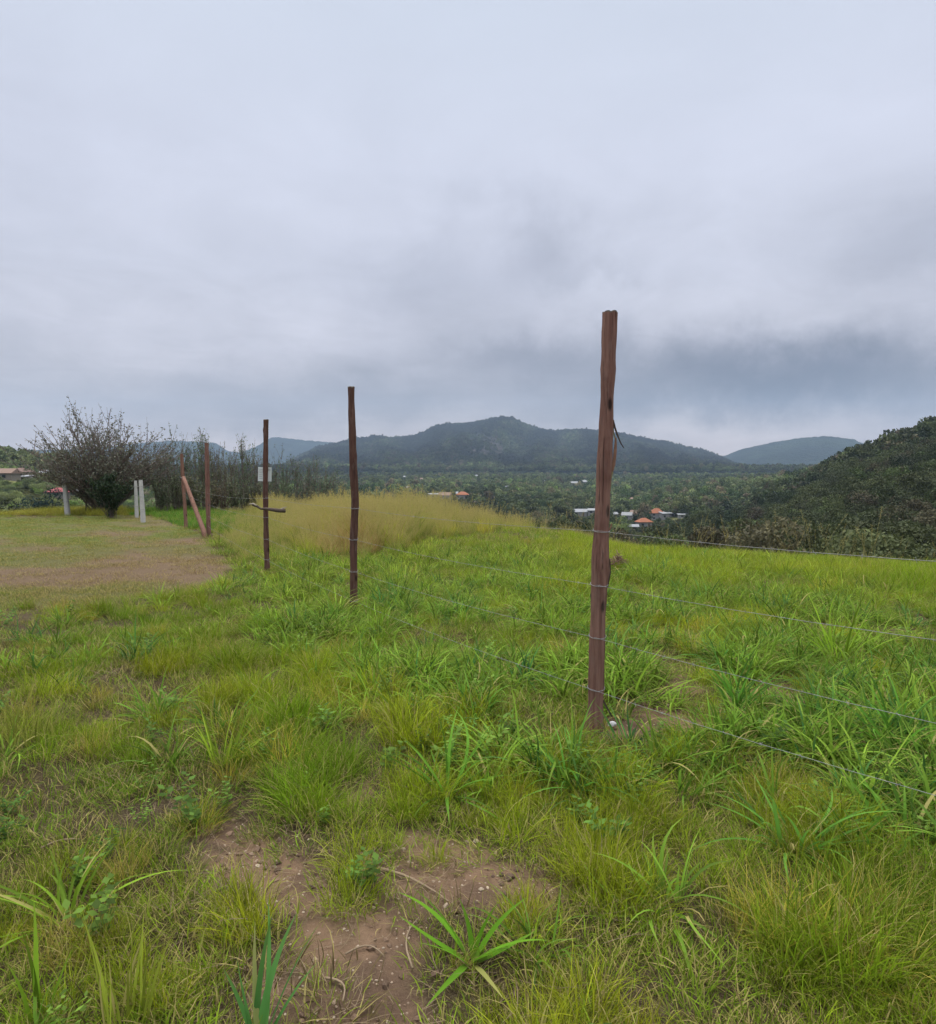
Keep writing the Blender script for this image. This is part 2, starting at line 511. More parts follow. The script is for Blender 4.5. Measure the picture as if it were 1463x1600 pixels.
fc2 = t.mix(t.math('MULTIPLY', A_strip, 1.0), fc2, t.mix(fn2, (.22, .19, .09), (.13, .17, .06)))
c = t.mix(A_far, c, fc2)
hb = t.math('ADD', t.math('MULTIPLY', nb, 0.5), t.math('MULTIPLY', nc, 0.35))
nm_near = t.n('ShaderNodeBump', {'Height': hb, 'Strength': 1.0, 'Distance': 0.05}).outputs[0]
hm = t.math('ADD', t.math('MULTIPLY', vor.outputs['Distance'], -0.6), t.math('MULTIPLY', vor2.outputs['Distance'], -0.8))
hm = t.math('ADD', hm, t.math('MULTIPLY', fn2, 1.2))
nm_far = t.n('ShaderNodeBump', {'Height': hm, 'Strength': 1.0, 'Distance': 14.0}).outputs[0]
sh1 = bsdf(t, c, 0.95, nm_near, 0.1)
sh2 = bsdf(t, c, 0.95, nm_far, 0.0)
mx = t.n('ShaderNodeMixShader', {0: A_far})
t.link(sh1, mx.inputs[1])
t.link(sh2, mx.inputs[2])
out(t, mx.outputs[0])

# ------------------------------------------------------------------ object helpers
def link(o, parent=None):
    COL.objects.link(o)
    if parent is not None:
        o.parent = parent
    return o


def tag(o, label=None, cat=None, group=None, kind=None):
    if label: o['label'] = label
    if cat: o['category'] = cat
    if group: o['group'] = group
    if kind: o['kind'] = kind
    return o


def empty(name, loc, rz=0.0):
    o = bpy.data.objects.new(name, None)
    o.empty_display_size = 0.3
    COL.objects.link(o)
    o.location = loc
    o.rotation_euler = (0, 0, rz)
    return o


def mesh_np(name, V, Fq, mats, attrs=None, mat_idx=None, smooth=True):
    """V (n,3); Fq list of arrays (m,k) of faces with the same k"""
    me = bpy.data.meshes.new(name)
    V = np.asarray(V, np.float32)
    Fq = [np.asarray(f, np.int32) for f in Fq if len(f)]
    nl = sum(f.size for f in Fq)
    nf = sum(len(f) for f in Fq)
    me.vertices.add(len(V))
    me.vertices.foreach_set('co', V.ravel())
    me.loops.add(nl)
    me.loops.foreach_set('vertex_index', np.concatenate([f.ravel() for f in Fq]))
    me.polygons.add(nf)
    tot = np.concatenate([np.full(len(f), f.shape[1], np.int32) for f in Fq])
    st = np.concatenate([[0], np.cumsum(tot)[:-1]]).astype(np.int32)
    me.polygons.foreach_set('loop_start', st)
    me.polygons.foreach_set('loop_total', tot)
    if mat_idx is not None:
        me.polygons.foreach_set('material_index', np.asarray(mat_idx, np.int32))
    me.polygons.foreach_set('use_smooth', np.full(nf, smooth, bool))
    for m in mats:
        me.materials.append(m)
    for k, v in (attrs or {}).items():
        v = np.asarray(v, np.float32)
        if v.ndim == 1:
            a = me.attributes.new(k, 'FLOAT', 'POINT')
            a.data.foreach_set('value', v)
        else:
            a = me.attributes.new(k, 'FLOAT_COLOR', 'POINT')
            a.data.foreach_set('color', np.hstack([v, np.ones((len(v), 1), np.float32)]).ravel())
    me.update()
    me.validate()
    return me


def obj(name, me, parent=None):
    return link(bpy.data.objects.new(name, me), parent)


class MB:
    """generic mesh collector"""
    def __init__(s):
        s.v = []; s.f = []; s.mi = []; s.rnd = []

    def add(s, vs, fs, mi=0, rnd=0.5):
        o = len(s.v)
        s.v += [tuple(v) for v in vs]
        s.rnd += [rnd] * len(vs)
        for f in fs:
            s.f.append(tuple(i + o for i in f))
            s.mi.append(mi)

    def box(s, c, size, rz=0.0, mi=0, taper=1.0):
        c = Vector(c)
        hx, hy, hz = size[0] / 2, size[1] / 2, size[2] / 2
        R = Matrix.Rotation(rz, 3, 'Z')
        vs = []
        for k, z in enumerate((-hz, hz)):
            q = taper if k else 1.0
            for x, y in ((-hx, -hy), (hx, -hy), (hx, hy), (-hx, hy)):
                vs.append(c + R @ Vector((x * q, y * q, z)))
        s.add(vs, [(3, 2, 1, 0), (4, 5, 6, 7), (0, 1, 5, 4), (1, 2, 6, 5), (2, 3, 7, 6), (3, 0, 4, 7)], mi)

    def tube(s, pts, radii, n=8, mi=0, jit=0.0, rng=None, cap=True):
        pts = [Vector(p) for p in pts]
        rings = []
        ref = None
        for i, p in enumerate(pts):
            a = pts[max(i - 1, 0)]
            b = pts[min(i + 1, len(pts) - 1)]
            d = (b - a)
            d = d.normalized() if d.length > 1e-9 else Vector((0, 0, 1))
            if ref is None:
                ref = d.orthogonal().normalized()
            ref = (ref - d * ref.dot(d))
            ref = ref.normalized() if ref.length > 1e-6 else d.orthogonal().normalized()
            bb = d.cross(ref)
            r = radii[i] if hasattr(radii, '__len__') else radii
            ring = []
            for k in range(n):
                th = 2 * math.pi * k / n
                rr = r * (1 + (rng.uniform(-jit, jit) if rng and jit else 0))
                ring.append(p + (ref * math.cos(th) + bb * math.sin(th)) * rr)
            rings.append(ring)
        o = 0
        vs = [v for ring in rings for v in ring]
        fs = []
        for i in range(len(rings) - 1):
            for k in range(n):
                k2 = (k + 1) % n
                fs.append((i * n + k, i * n + k2, (i + 1) * n + k2, (i + 1) * n + k))
        if cap:
            fs.append(tuple(range(n))[::-1])
            fs.append(tuple((len(rings) - 1) * n + k for k in range(n)))
        s.add(vs, fs, mi)

    def build(s, name, mats, parent=None, smooth=False):
        me = s.mesh(name, mats, smooth)
        return obj(name, me, parent)

    def mesh(s, name, mats, smooth=False):
        me = bpy.data.meshes.new(name)
        me.from_pydata(s.v, [], s.f)
        if not isinstance(mats, (list, tuple)):
            mats = [mats]
        for m in mats:
            me.materials.append(m)
        me.polygons.foreach_set('material_index', s.mi)
        me.polygons.foreach_set('use_smooth', [smooth] * len(s.f))
        a = me.attributes.new('rnd', 'FLOAT', 'POINT')
        a.data.foreach_set('value', s.rnd)
        me.update()
        return me


# ------------------------------------------------------------------ the ground sheet
azf = np.linspace(math.radians(-46), math.radians(46), 640)
azb = np.linspace(math.radians(46), math.radians(314), 60)[1:-1]
AZ = np.concatenate([azf, azb])
NA = len(AZ)
RR = np.exp(np.linspace(math.log(0.35), math.log(6600), 1050))
NR = len(RR)
X = np.outer(RR, np.sin(AZ)).ravel()
Y = np.outer(RR, np.cos(AZ)).ravel()
Z = height(X, Y)
mk = masks(X, Y, Z)
rr_ = mk['r']
lawn_s = mk['lawn'].astype(float)
farm = sstep(rr_, 26, 60)
mtn = sstep(rr_, 1100, 1500)
pxa, pya = mk['px'], mk['py']
rock = np.exp(-(((pxa - 758) / 30) ** 2 + ((pya - 700) / 26) ** 2)) * 1.5 + 0.9 * np.exp(-(((pxa - 845) / 60) ** 2 + ((pya - 715) / 8) ** 2))
rock = np.clip(rock, 0, 1) * mtn
rock = np.maximum(rock, np.exp(-(((pxa - 1295) / 14) ** 2 + ((pya - 803) / 4) ** 2)) * farm)
STRIPS = [(1085, 812, 40, 5), (1120, 822, 30, 3), (1150, 806, 40, 2), (30, 752, 30, 6)]
strip = np.zeros_like(pxa)
for (cx_, cy_, rx_, ry_) in STRIPS:
    strip = np.maximum(strip, sstep(1 - np.sqrt(((pxa - cx_) / rx_) ** 2 + ((pya - cy_) / ry_) ** 2), 0, 0.3))
strip = strip * farm
V = np.stack([X, Y, Z], 1)
i0 = (np.arange(NR - 1)[:, None] * NA + np.arange(NA)[None, :])
i1 = (np.arange(NR - 1)[:, None] * NA + (np.arange(NA)[None, :] + 1) % NA)
Q = np.stack([i0, i1, i1 + NA, i0 + NA], -1).reshape(-1, 4)
V = np.vstack([V, [[0, 0, h1(0, 0)]]])
fan = np.stack([np.arange(NA), np.full(NA, len(V) - 1), (np.arange(NA) + 1) % NA], 1)
zone = np.stack([lawn_s, mk['bare'], farm], 1)
zone2 = np.stack([mtn, rock, strip], 1)
zone = np.vstack([zone, [[0, 0, 0]]])
zone2 = np.vstack([zone2, [[0, 0, 0]]])
lg = np.append(lawn_green(X, Y, mk), 0)
g = obj('ground', mesh_np('ground', V, [Q[:, ::-1], fan[:, ::-1]], [M_GROUND], {'zone': zone, 'zone_far': zone2, 'lawn_green': lg}))
tag(g, kind='structure')

# ------------------------------------------------------------------ grass clump sources
def blades(rng, n, R, L, Wd, lean, droop, segs=4, dry=0.1, fold=0.0, cluster=0.6, phi=None, flat=0.0):
    l = rng.uniform(L[0], L[1], n)
    wd = rng.uniform(Wd[0], Wd[1], n)
    ph = rng.uniform(0, 2 * math.pi, n) if phi is None else phi
    rad = R * rng.rand(n) ** cluster
    ph0 = ph + rng.normal(0, 0.7, n)
    x = np.cos(ph0) * rad
    y = np.sin(ph0) * rad
    z = np.zeros(n) + flat
    a0 = rng.uniform(lean[0], lean[1], n)
    dr = rng.uniform(droop[0], droop[1], n)
    tw = rng.normal(0, 0.5, n)
    ks = 3 if fold else 2
    P = []
    ts = np.linspace(0, 1, segs + 1)
    bend = rng.normal(0, 0.6, n)
    for k, t in enumerate(ts):
        if k:
            tm = (ts[k] + ts[k - 1]) / 2
            a = a0 + dr * tm ** 1.4
            phx = ph + bend * tm
            dl = l / segs
            x = x + np.sin(a) * np.cos(phx) * dl
            y = y + np.sin(a) * np.sin(phx) * dl
            z = z + np.cos(a) * dl
            z = np.maximum(z, 0.006)
        wprof = (min(1, 0.55 + 2.2 * t)) * (1 - t ** 2.2) + 0.04
        hw = wd * wprof / 2
        sx = -np.sin(ph + tw)
        sy = np.cos(ph + tw)
        P.append(np.stack([x - sx * hw, y - sy * hw, z + hw * fold], 1))
        if ks == 3:
            P.append(np.stack([x, y, z - hw * 0.0], 1))
        P.append(np.stack([x + sx * hw, y + sy * hw, z + hw * fold], 1))
    P = np.stack(P, 1)  # n, (segs+1)*ks, 3
    nv = (segs + 1) * ks
    V = P.reshape(-1, 3)
    Fs = []
    for k in range(segs):
        for j in range(ks - 1):
            a = k * ks + j
            Fs.append([a, a + 1, a + ks + 1, a + ks])
    Fs = np.array(Fs)
    FF = (np.arange(n)[:, None, None] * nv + Fs[None]).reshape(-1, 4)
    rnd = np.repeat(rng.rand(n), nv)
    al = np.tile(np.repeat(ts, ks), n)
    dryv = np.repeat((rng.rand(n) < dry) * rng.uniform(0.6, 1, n), nv)
    return V, FF, rnd, al, dryv


def join(parts):
    Vs, Fs, a, b, c = [], [], [], [], []
    o = 0
    for (V, FF, r_, al, d_) in parts:
        Vs.append(V); Fs.append(FF + o); a.append(r_); b.append(al); c.append(d_)
        o += len(V)
    return np.vstack(Vs), np.vstack(Fs), np.concatenate(a), np.concatenate(b), np.concatenate(c)


def clump(name, mat, parts):
    V, FF, r_, al, d_ = join(parts)
    me = mesh_np(name, V, [FF], [mat], {'rnd': r_, 'along': al, 'dry': d_})
    return bpy.data.objects.new(name, me)


def heads(rng, n, R, L, col_r=0.02, count=14, hl=0.16):
    """seed heads: small quads round the top of upright stems"""
    parts = []
    l = rng.uniform(L[0], L[1], n)
    ph = rng.uniform(0, 6.28, n)
    rad = R * rng.rand(n) ** .5
    lean = rng.uniform(0.0, 0.28, n)
    Vv, Ff, rv, al, dv = [], [], [], [], []
    o = 0
    for i in range(n):
        bx, by = math.cos(ph[i]) * rad[i], math.sin(ph[i]) * rad[i]
        dx, dy = math.sin(lean[i]) * math.cos(ph[i]), math.sin(lean[i]) * math.sin(ph[i])
        dzz = math.cos(lean[i])
        w_ = 0.0022
        for k in range(4):
            t0 = k / 3
            q = l[i] * t0
            bendf = 1 + 0.5 * t0
            cx_, cy_, cz_ = bx + dx * q * bendf, by + dy * q * bendf, dzz * q
            Vv += [(cx_ - w_, cy_, cz_), (cx_ + w_, cy_, cz_)]
            rv += [.6, .6]; al += [0.3, 0.3]; dv += [0.75, 0.75]
            if k:
                Ff.append((o + 2 * k - 2, o + 2 * k - 1, o + 2 * k + 1, o + 2 * k))
        o += 8
        for k in range(count):
            t0 = 1 - hl / l[i] * rng.rand()
            q = l[i] * t0
            bendf = 1 + 0.5 * t0
            c_ = np.array([bx + dx * q * bendf, by + dy * q * bendf, dzz * q]) + rng.normal(0, col_r, 3) * [1, 1, .6]
            a_ = rng.normal(0, 1, 3); a_[2] = abs(a_[2]) + 1; a_ /= np.linalg.norm(a_)
            b_ = np.cross(a_, rng.normal(0, 1, 3)); b_ /= np.linalg.norm(b_)
            a_ *= rng.uniform(.010, .022); b_ *= rng.uniform(.002, .004)
            Vv += [tuple(c_ - a_), tuple(c_ - b_), tuple(c_ + a_), tuple(c_ + b_)]
            r0 = rng.rand()
            rv += [r0] * 4; al += [.3] * 4; dv += [1] * 4
            Ff.append((o, o + 1, o + 2, o + 3))
            o += 4
    return np.array(Vv), np.array(Ff), np.array(rv), np.array(al), np.array(dv)


R_ = np.random.RandomState
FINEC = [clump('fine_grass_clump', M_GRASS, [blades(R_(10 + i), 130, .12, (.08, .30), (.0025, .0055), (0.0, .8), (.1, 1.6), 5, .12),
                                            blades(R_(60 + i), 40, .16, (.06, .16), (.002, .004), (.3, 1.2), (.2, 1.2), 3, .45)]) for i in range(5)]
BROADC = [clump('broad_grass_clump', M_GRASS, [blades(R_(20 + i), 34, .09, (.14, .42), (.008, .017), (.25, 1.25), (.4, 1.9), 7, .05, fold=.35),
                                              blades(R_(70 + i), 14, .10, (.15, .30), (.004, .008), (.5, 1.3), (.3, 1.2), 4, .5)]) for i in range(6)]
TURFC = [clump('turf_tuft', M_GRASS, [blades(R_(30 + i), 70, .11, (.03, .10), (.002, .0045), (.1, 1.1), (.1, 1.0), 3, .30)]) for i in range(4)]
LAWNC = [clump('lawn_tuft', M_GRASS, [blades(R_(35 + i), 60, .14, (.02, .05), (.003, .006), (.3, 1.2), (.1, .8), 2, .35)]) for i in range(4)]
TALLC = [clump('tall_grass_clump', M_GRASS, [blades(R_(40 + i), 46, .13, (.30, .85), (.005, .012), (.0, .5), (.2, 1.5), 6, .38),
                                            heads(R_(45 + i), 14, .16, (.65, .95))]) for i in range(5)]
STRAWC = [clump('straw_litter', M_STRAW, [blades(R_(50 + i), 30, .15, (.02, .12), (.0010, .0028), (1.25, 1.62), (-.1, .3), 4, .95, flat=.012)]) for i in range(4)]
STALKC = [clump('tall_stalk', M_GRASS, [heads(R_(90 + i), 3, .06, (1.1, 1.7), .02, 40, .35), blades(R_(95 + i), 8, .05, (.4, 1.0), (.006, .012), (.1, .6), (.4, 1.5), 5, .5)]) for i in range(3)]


def broadleaf(name, seed, mat):
    rng = R_(seed)
    parts = []
    V, Fq, rv, al, dv = [], [], [], [], []
    o = 0
    for s_ in range(4):
        ph = rng.uniform(0, 6.28)
        L = rng.uniform(.08, .18)
        ln = rng.uniform(.1, .7)
        for k in range(7):
            q = L * (0.25 + 0.75 * k / 6)
            c = np.array([math.sin(ln) * math.cos(ph) * q, math.sin(ln) * math.sin(ph) * q, math.cos(ln) * q])
            for sd in (0, math.pi):
                a = k * 1.4 + sd + rng.normal(0, .3)
                d = np.array([math.cos(a), math.sin(a), rng.uniform(-.1, .5)]); d /= np.linalg.norm(d)
                sdv = np.cross(d, [0, 0, 1]); sdv /= np.linalg.norm(sdv)
                ll = rng.uniform(.018, .038); ww = ll * .3
                V += [c, c + d * ll * .5 - sdv * ww, c + d * ll, c + d * ll * .5 + sdv * ww]
                r0 = rng.rand()
                rv += [r0] * 4; al += [.3] * 4; dv += [0.0] * 4
                Fq.append((o, o + 1, o + 2, o + 3)); o += 4
    return bpy.data.objects.new(name, mesh_np(name, V, [np.array(Fq)], [mat], {'rnd': rv, 'along': al, 'dry': dv}))


WEEDC = [broadleaf('weed', 200 + i, M_GRASS) for i in range(4)]


def scatter(name, P, rot, sc, idx, tint, protos, label=None, cat=None):
    """one uncountable cover: proto clumps instanced on points"""
    coll = bpy.data.collections.new(name + '_sources')
    for p in protos:
        coll.objects.link(p)
    names = sorted(range(len(protos)), key=lambda k: protos[k].name)
    me = bpy.data.meshes.new(name)
    P = np.asarray(P, np.float32)
    me.vertices.add(len(P))
    me.vertices.foreach_set('co', P.ravel())
    a = me.attributes.new('rot', 'FLOAT_VECTOR', 'POINT'); a.data.foreach_set('vector', np.asarray(rot, np.float32).ravel())
    sc = np.asarray(sc, np.float32)
    if sc.ndim == 1:
        sc = np.repeat(sc[:, None], 3, 1)
    a = me.attributes.new('size', 'FLOAT_VECTOR', 'POINT'); a.data.foreach_set('vector', sc.ravel())
    a = me.attributes.new('pick', 'INT', 'POINT'); a.data.foreach_set('value', np.asarray(idx, np.int32))
    a = me.attributes.new('tint', 'FLOAT_COLOR', 'POINT')
    a.data.foreach_set('color', np.hstack([tint, np.ones((len(P), 1))]).astype(np.float32).ravel())
    for m in protos[0].data.materials:
        me.materials.append(m)
    o = obj(name, me)
    ng = bpy.data.node_groups.new(name + '_cover', 'GeometryNodeTree')
    ng.interface.new_socket('Geometry', in_out='INPUT', socket_type='NodeSocketGeometry')
    ng.interface.new_socket('Geometry', in_out='OUTPUT', socket_type='NodeSocketGeometry')
    T = NT(ng)
    gi = T.n('NodeGroupInput'); go = T.n('NodeGroupOutput')
    ci = T.n('GeometryNodeCollectionInfo')
    ci.inputs['Collection'].default_value = coll
    ci.inputs['Separate Children'].default_value = True
    ci.inputs['Reset Children'].default_value = True
    ip = T.n('GeometryNodeInstanceOnPoints')
    ip.inputs['Pick Instance'].default_value = True
    def na_(nm, dt):
        x_ = T.n('GeometryNodeInputNamedAttribute', data_type=dt)
        x_.inputs[0].default_value = nm
        return x_.outputs[0]
    T.link(gi.outputs[0], ip.inputs['Points'])
    T.link(ci.outputs[0], ip.inputs['Instance'])
    T.link(na_('pick', 'INT'), ip.inputs['Instance Index'])
    T.link(na_('rot', 'FLOAT_VECTOR'), ip.inputs['Rotation'])
    T.link(na_('size', 'FLOAT_VECTOR'), ip.inputs['Scale'])
    T.link(ip.outputs[0], go.inputs[0])
    md = o.modifiers.new('cover', 'NODES')
    md.node_group = ng
    tag(o, label, cat, kind='stuff')
    return o


def ring_points(rng, r0, r1, dens, az=0.80):
    area = az * (r1 * r1 - r0 * r0)
    n = int(area * dens)
    r = np.sqrt(rng.uniform(r0 * r0, r1 * r1, n))
    a = rng.uniform(-az, az, n)
    return r * np.sin(a), r * np.cos(a)


def cols(rng, n, A, B, var=.25, nz=None):
    f = rng.rand(n) if nz is None else np.clip(nz + rng.normal(0, .12, n), 0, 1)
    c = np.outer(1 - f, A) + np.outer(f, B)
    return c * (1 + rng.uniform(-var, var, (n, 1)))


def rotz(rng, n, tilt=.12):
    return np.stack([rng.normal(0, tilt, n), rng.normal(0, tilt, n), rng.uniform(0, 6.28, n)], 1)


def zones(rng, specs):
    xs, ys = [], []
    for (a, b, d) in specs:
        x, y = ring_points(rng, a, b, d)
        xs.append(x); ys.append(y)
    x = np.concatenate(xs); y = np.concatenate(ys)
    z = height(x, y)
    return x, y, z, masks(x, y, z)


P1 = ground_hit(930, 1138)     # foot of the near post, used below as well

# low turf everywhere except bare ground
rng = R_(1)
x, y, z, m = zones(rng, [(.6, 3, 230), (3, 7, 140), (7, 14, 50), (14, 26, 18)])
gap = fbm(x / .22, y / .22, 2, 144)
keep = (rng.rand(len(x)) > np.clip(m['bare'] * 1.1, 0, .92)) & (rng.rand(len(x)) < np.clip((gap - .24) * 6, .3, 1)) & (~m['lawn']) & (rng.rand(len(x)) > m['sparse'] * .15)
x, y, z = x[keep], y[keep], z[keep]; m = {k: v[keep] for k, v in m.items()}
n = len(x)
tint = cols(rng, n, (.11, .22, .016), (.23, .32, .025), .25, m['nl'])
brown = (rng.rand(n) < .16 + .22 * m['sparse'])
tint[brown] = cols(rng, brown.sum(), (.15, .11, .055), (.12, .11, .045))
scatter('turf', np.stack([x, y, z], 1), rotz(rng, n), rng.uniform(.6, 1.3, n) * np.clip(m['r'] / 8, 1, 1.6), rng.randint(0, 4, n), tint, TURFC)

# fine yellow-green bunch grass
rng = R_(2)
x, y, z, m = zones(rng, [(.7, 3, 150), (3, 7, 105), (7, 14, 40), (14, 24, 10)])
clumpn = np.where(m['px'] < 620, fbm(x / .30, y / .30, 2, 33), fbm(x / .45, y / .45, 2, 33))
p = np.clip(m['fine'] * 1.5, 0, 1) * .9 + .34
p *= np.where(m['px'] < 620, np.clip((clumpn - .44) * 9, 0.02, 1), np.clip((clumpn - .34) * 5, 0.04, 1))
p *= 1 - np.clip(m['bare'] * 1.4, 0, 1)
p *= 1 - .35 * m['sparse']
p *= 1 - np.interp(m['r'], [4, 8], [.72, .35]) * np.clip(m['broad'] - m['fine'], 0, 1)
p[m['lawn']] = 0
p[m['gold']] *= .3
keep = rng.rand(len(x)) < p
x, y, z = x[keep], y[keep], z[keep]; m = {k: v[keep] for k, v in m.items()}; cn = clumpn[keep]
n = len(x)
tint = cols(rng, n, (.15, .27, .016), (.35, .40, .022), .25, np.clip(m['nl'] * 1.6 - .4, 0, 1))
lc = (m['px'] < 400) | (m['px'] > 850) & (m['py'] > 1250)
tint[lc] *= np.array([.95, .90, .95])
ws = (rng.rand(n) < .10)
tint[ws] = cols(rng, ws.sum(), (.42, .37, .05), (.36, .30, .08), .2)
sc = rng.uniform(.45, 1.1, n) * np.clip(.5 + cn, .6, 1.2) * (0.6 + .35 * m['fine'])
scatter('fine_grass', np.stack([x, y, z], 1), rotz(rng, n, .18), sc, rng.randint(0, 5, n), tint, FINEC)

# broad-bladed bright green grass
rng = R_(3)
x, y, z, m = zones(rng, [(.8, 3, 75), (3, 7, 84), (7, 13, 62), (13, 22, 16)])
clumpn = fbm(x / .6, y / .6, 2, 44)
p = np.clip(m['broad'] * 1.6, 0, 1)
p = np.maximum(p, np.where((m['fine'] > .35) | (m['py'] > 1350), .012, .05 + .08 * (clumpn > .55)))
p *= np.where((m['fine'] > .5) & (m['py'] > 1220), .25, 1)
p *= np.clip((clumpn - .25) * 4, .15, 1)
p *= 1 - np.clip(m['bare'] * 1.5, 0, 1)
p *= 1 - .5 * m['sparse']
p[m['lawn']] = 0
p[m['gold']] *= .25
keep = rng.rand(len(x)) < p
x, y, z = x[keep], y[keep], z[keep]; m = {k: v[keep] for k, v in m.items()}; cn = clumpn[keep]
n = len(x)
tint = cols(rng, n, (.10, .215, .028), (.22, .35, .042), .3, np.clip(m['nz'] * 1.6 - .3, 0, 1))
blue = rng.rand(n) < .12
tint[blue] = cols(rng, blue.sum(), (.06, .17, .045), (.09, .22, .05))
sc = rng.uniform(.5, 1.05, n) * np.clip(.5 + cn, .6, 1.15) * np.interp(m['r'], [1.5, 3, 5, 9], [.85, 1, .98, .85])
tint *= 1 + np.outer(np.clip((m['r'] - 5) / 8, 0, 1), (.45, .08, .1))
scatter('broad_grass', np.stack([x, y, z], 1), rotz(rng, n, .2), sc, rng.randint(0, 6, n), tint, BROADC)

# mown lawn
rng = R_(4)
x, y, z, m = zones(rng, [(5, 12, 95), (12, 32, 40)])
ln = fbm(x / 1.6, y / 1.6, 4, 55)
keep = m['lawn'] & (rng.rand(len(x)) < np.clip((ln - .3) * 3.2, .25, 1))
x, y, z, ln = x[keep], y[keep], z[keep], ln[keep]; m = {k: v[keep] for k, v in m.items()}
n = len(x)
green = np.clip(lawn_green(x, y, m) + rng.normal(0, .22, n) + .3 * (rng.rand(n) < .12), 0, 1)
tint = np.outer(1 - green, (.23, .155, .092)) + np.outer(green, (.155, .20, .03))
tint *= rng.uniform(.8, 1.2, (n, 1))
scatter('lawn', np.stack([x, y, z], 1), rotz(rng, n), rng.uniform(.7, 1.4, n), rng.randint(0, 4, n), tint, LAWNC)

# green fringe at the far side of the lawn and yellow grass beyond it
rng = R_(5)
x, y, z, m = zones(rng, [(12, 40, 30)])
px, py = m['px'], m['py']
fringe = (px > 195) & (px < 440) & (py < np.interp(px, [195, 240, 300, 340, 440], [806, 806, 828, 835, 815])) & (m['r'] < 30) & (~m['lawn'])
far_l = (px < 215) & (py < 806) & (m['r'] < 60)
keep = fringe | (far_l & (rng.rand(len(x)) < .8))
x, y, z = x[keep], y[keep], z[keep]; fr = fringe[keep]
n = len(x)
tint = cols(rng, n, (.26, .29, .03), (.38, .34, .07), .2)
tint[fr] = cols(rng, fr.sum(), (.06, .19, .022), (.10, .26, .03), .2)
scatter('meadow_fringe', np.stack([x, y, z], 1), rotz(rng, n), np.where(fr, rng.uniform(.5, .95, n), rng.uniform(.6, 1.3, n)), rng.randint(0, 5, n), tint,
        [p.copy() for p in FINEC])

# tall golden grass
rng = R_(6)
x, y, z, m = zones(rng, [(8, 16, 30), (16, 30, 18)])
left = (m['px'] > 335) & (m['px'] < 460) & (m['py'] < np.interp(m['px'], [335, 380, 430, 460], [842, 880, 880, 875])) & (~m['lawn'])
keep = (m['gold'] | left) & (m['r'] < 27)
x, y, z = x[keep], y[keep], z[keep]; m = {k: v[keep] for k, v in m.items()}
n = len(x)
px, py = m['px'], m['py']
gf = np.clip((m['nl'] - .42) * 2.6 + rng.normal(0, .25, n), 0, 1)
gcol = cols(rng, n, (.28, .36, .02), (.58, .50, .055), .25, gf)
pink = np.exp(-(((px - 545) / 70) ** 2 + ((py - 868) / 22) ** 2)) + np.exp(-(((px - 900) / 120) ** 2 + ((py - 812) / 16) ** 2))
pk = rng.rand(n) < pink * .8
gcol[pk] = cols(rng, pk.sum(), (.44, .28, .13), (.36, .24, .11))
gr = (px < 450) & (rng.rand(n) < .6) | (rng.rand(n) < .12 + .25 * (px > 640)) | (fbm(x / .8, y / .8, 2, 66) > .58)
gcol[gr] = cols(rng, gr.sum(), (.16, .25, .04), (.22, .29, .05))
edge_t = np.clip((np.interp(px, GOLD_LOW[0], GOLD_LOW[1]) - py) / 16, 0, 1)
hv = fbm(x / 1.0, y / 1.0, 3, 91)
sc = rng.uniform(.62, 1.12, n) * np.interp(px, [335, 430, 560, 700, 850, 1000], [.5, .76, .90, .92, .92, .72]) * (.5 + .5 * edge_t) * np.clip(.25 + 1.5 * hv, .5, 1.3)
sc *= np.interp(m['r'], [9, 12, 25], [.75, 1.0, 1.0])
scatter('golden_grass', np.stack([x, y, z], 1), rotz(rng, n, .1), sc, rng.randint(0, 5, n), gcol, TALLC)

# grass running over the right-hand brow and rough grass on the slope below it
rng = R_(8)
x, y, z, m = zones(rng, [(10, 18, 60), (18, 34, 20), (34, 70, 6)])
px = m['px']
keep = (px > 880) & (~m['gold'])
x, y, z = x[keep], y[keep], z[keep]; m = {k: v[keep] for k, v in m.items()}
n = len(x)
tint = cols(rng, n, (.19, .31, .015), (.32, .38, .025), .2, np.clip(m['nl'] * 1.8 - .4, 0, 1))
rough_ = m['r'] > 19
tint[rough_] = cols(rng, rough_.sum(), (.22, .20, .07), (.30, .24, .11))
scatter('brow_grass', np.stack([x, y, z], 1), rotz(rng, n), rng.uniform(.6, 1.1, n) * np.where(rough_, 1.7, .9), rng.randint(0, 5, n), tint, [p.copy() for p in FINEC])

# scattered tall seeding stalks along the brow
rng = R_(9)
x, y, z, m = zones(rng, [(12, 32, 1.8)])
keep = (m['px'] > 440) & (rng.rand(len(x)) < np.where(m['px'] > 980, .45, 1)) & (fbm(x / 2, y / 2, 2, 7) > .42) & (m['r'] > np.interp(m['px'], [440, 900, 1000], [18, 15, 13]))
x, y, z = x[keep], y[keep], z[keep]; m = {k: v[keep] for k, v in m.items()}
n = len(x)
scatter('seeding_stalks', np.stack([x, y, z], 1), rotz(rng, n, .15), rng.uniform(.5, .85, n) * np.where(m['px'] > 980, .9, .8), rng.randint(0, 3, n),
        cols(rng, n, (.36, .30, .16), (.28, .26, .12)), STALKC)

# straw litter
rng = R_(10)
x, y, z, m = zones(rng, [(.8, 3, 70), (3, 7, 40), (7, 12, 14)])
p = .10 + .22 * m['sparse'] + .45 * np.clip(m['bare'] * (1 - m['bare']) * 4, 0, 1) + .12 * m['bare']
p[m['lawn']] = .3
keep = rng.rand(len(x)) < p
x, y, z = x[keep], y[keep], z[keep]
n = len(x)
scatter('straw', np.stack([x, y, z], 1), rotz(rng, n, .15), rng.uniform(.6, 1.5, n), rng.randint(0, 4, n), cols(rng, n, (.3, .22, .14), (.4, .3, .19)), STRAWC)

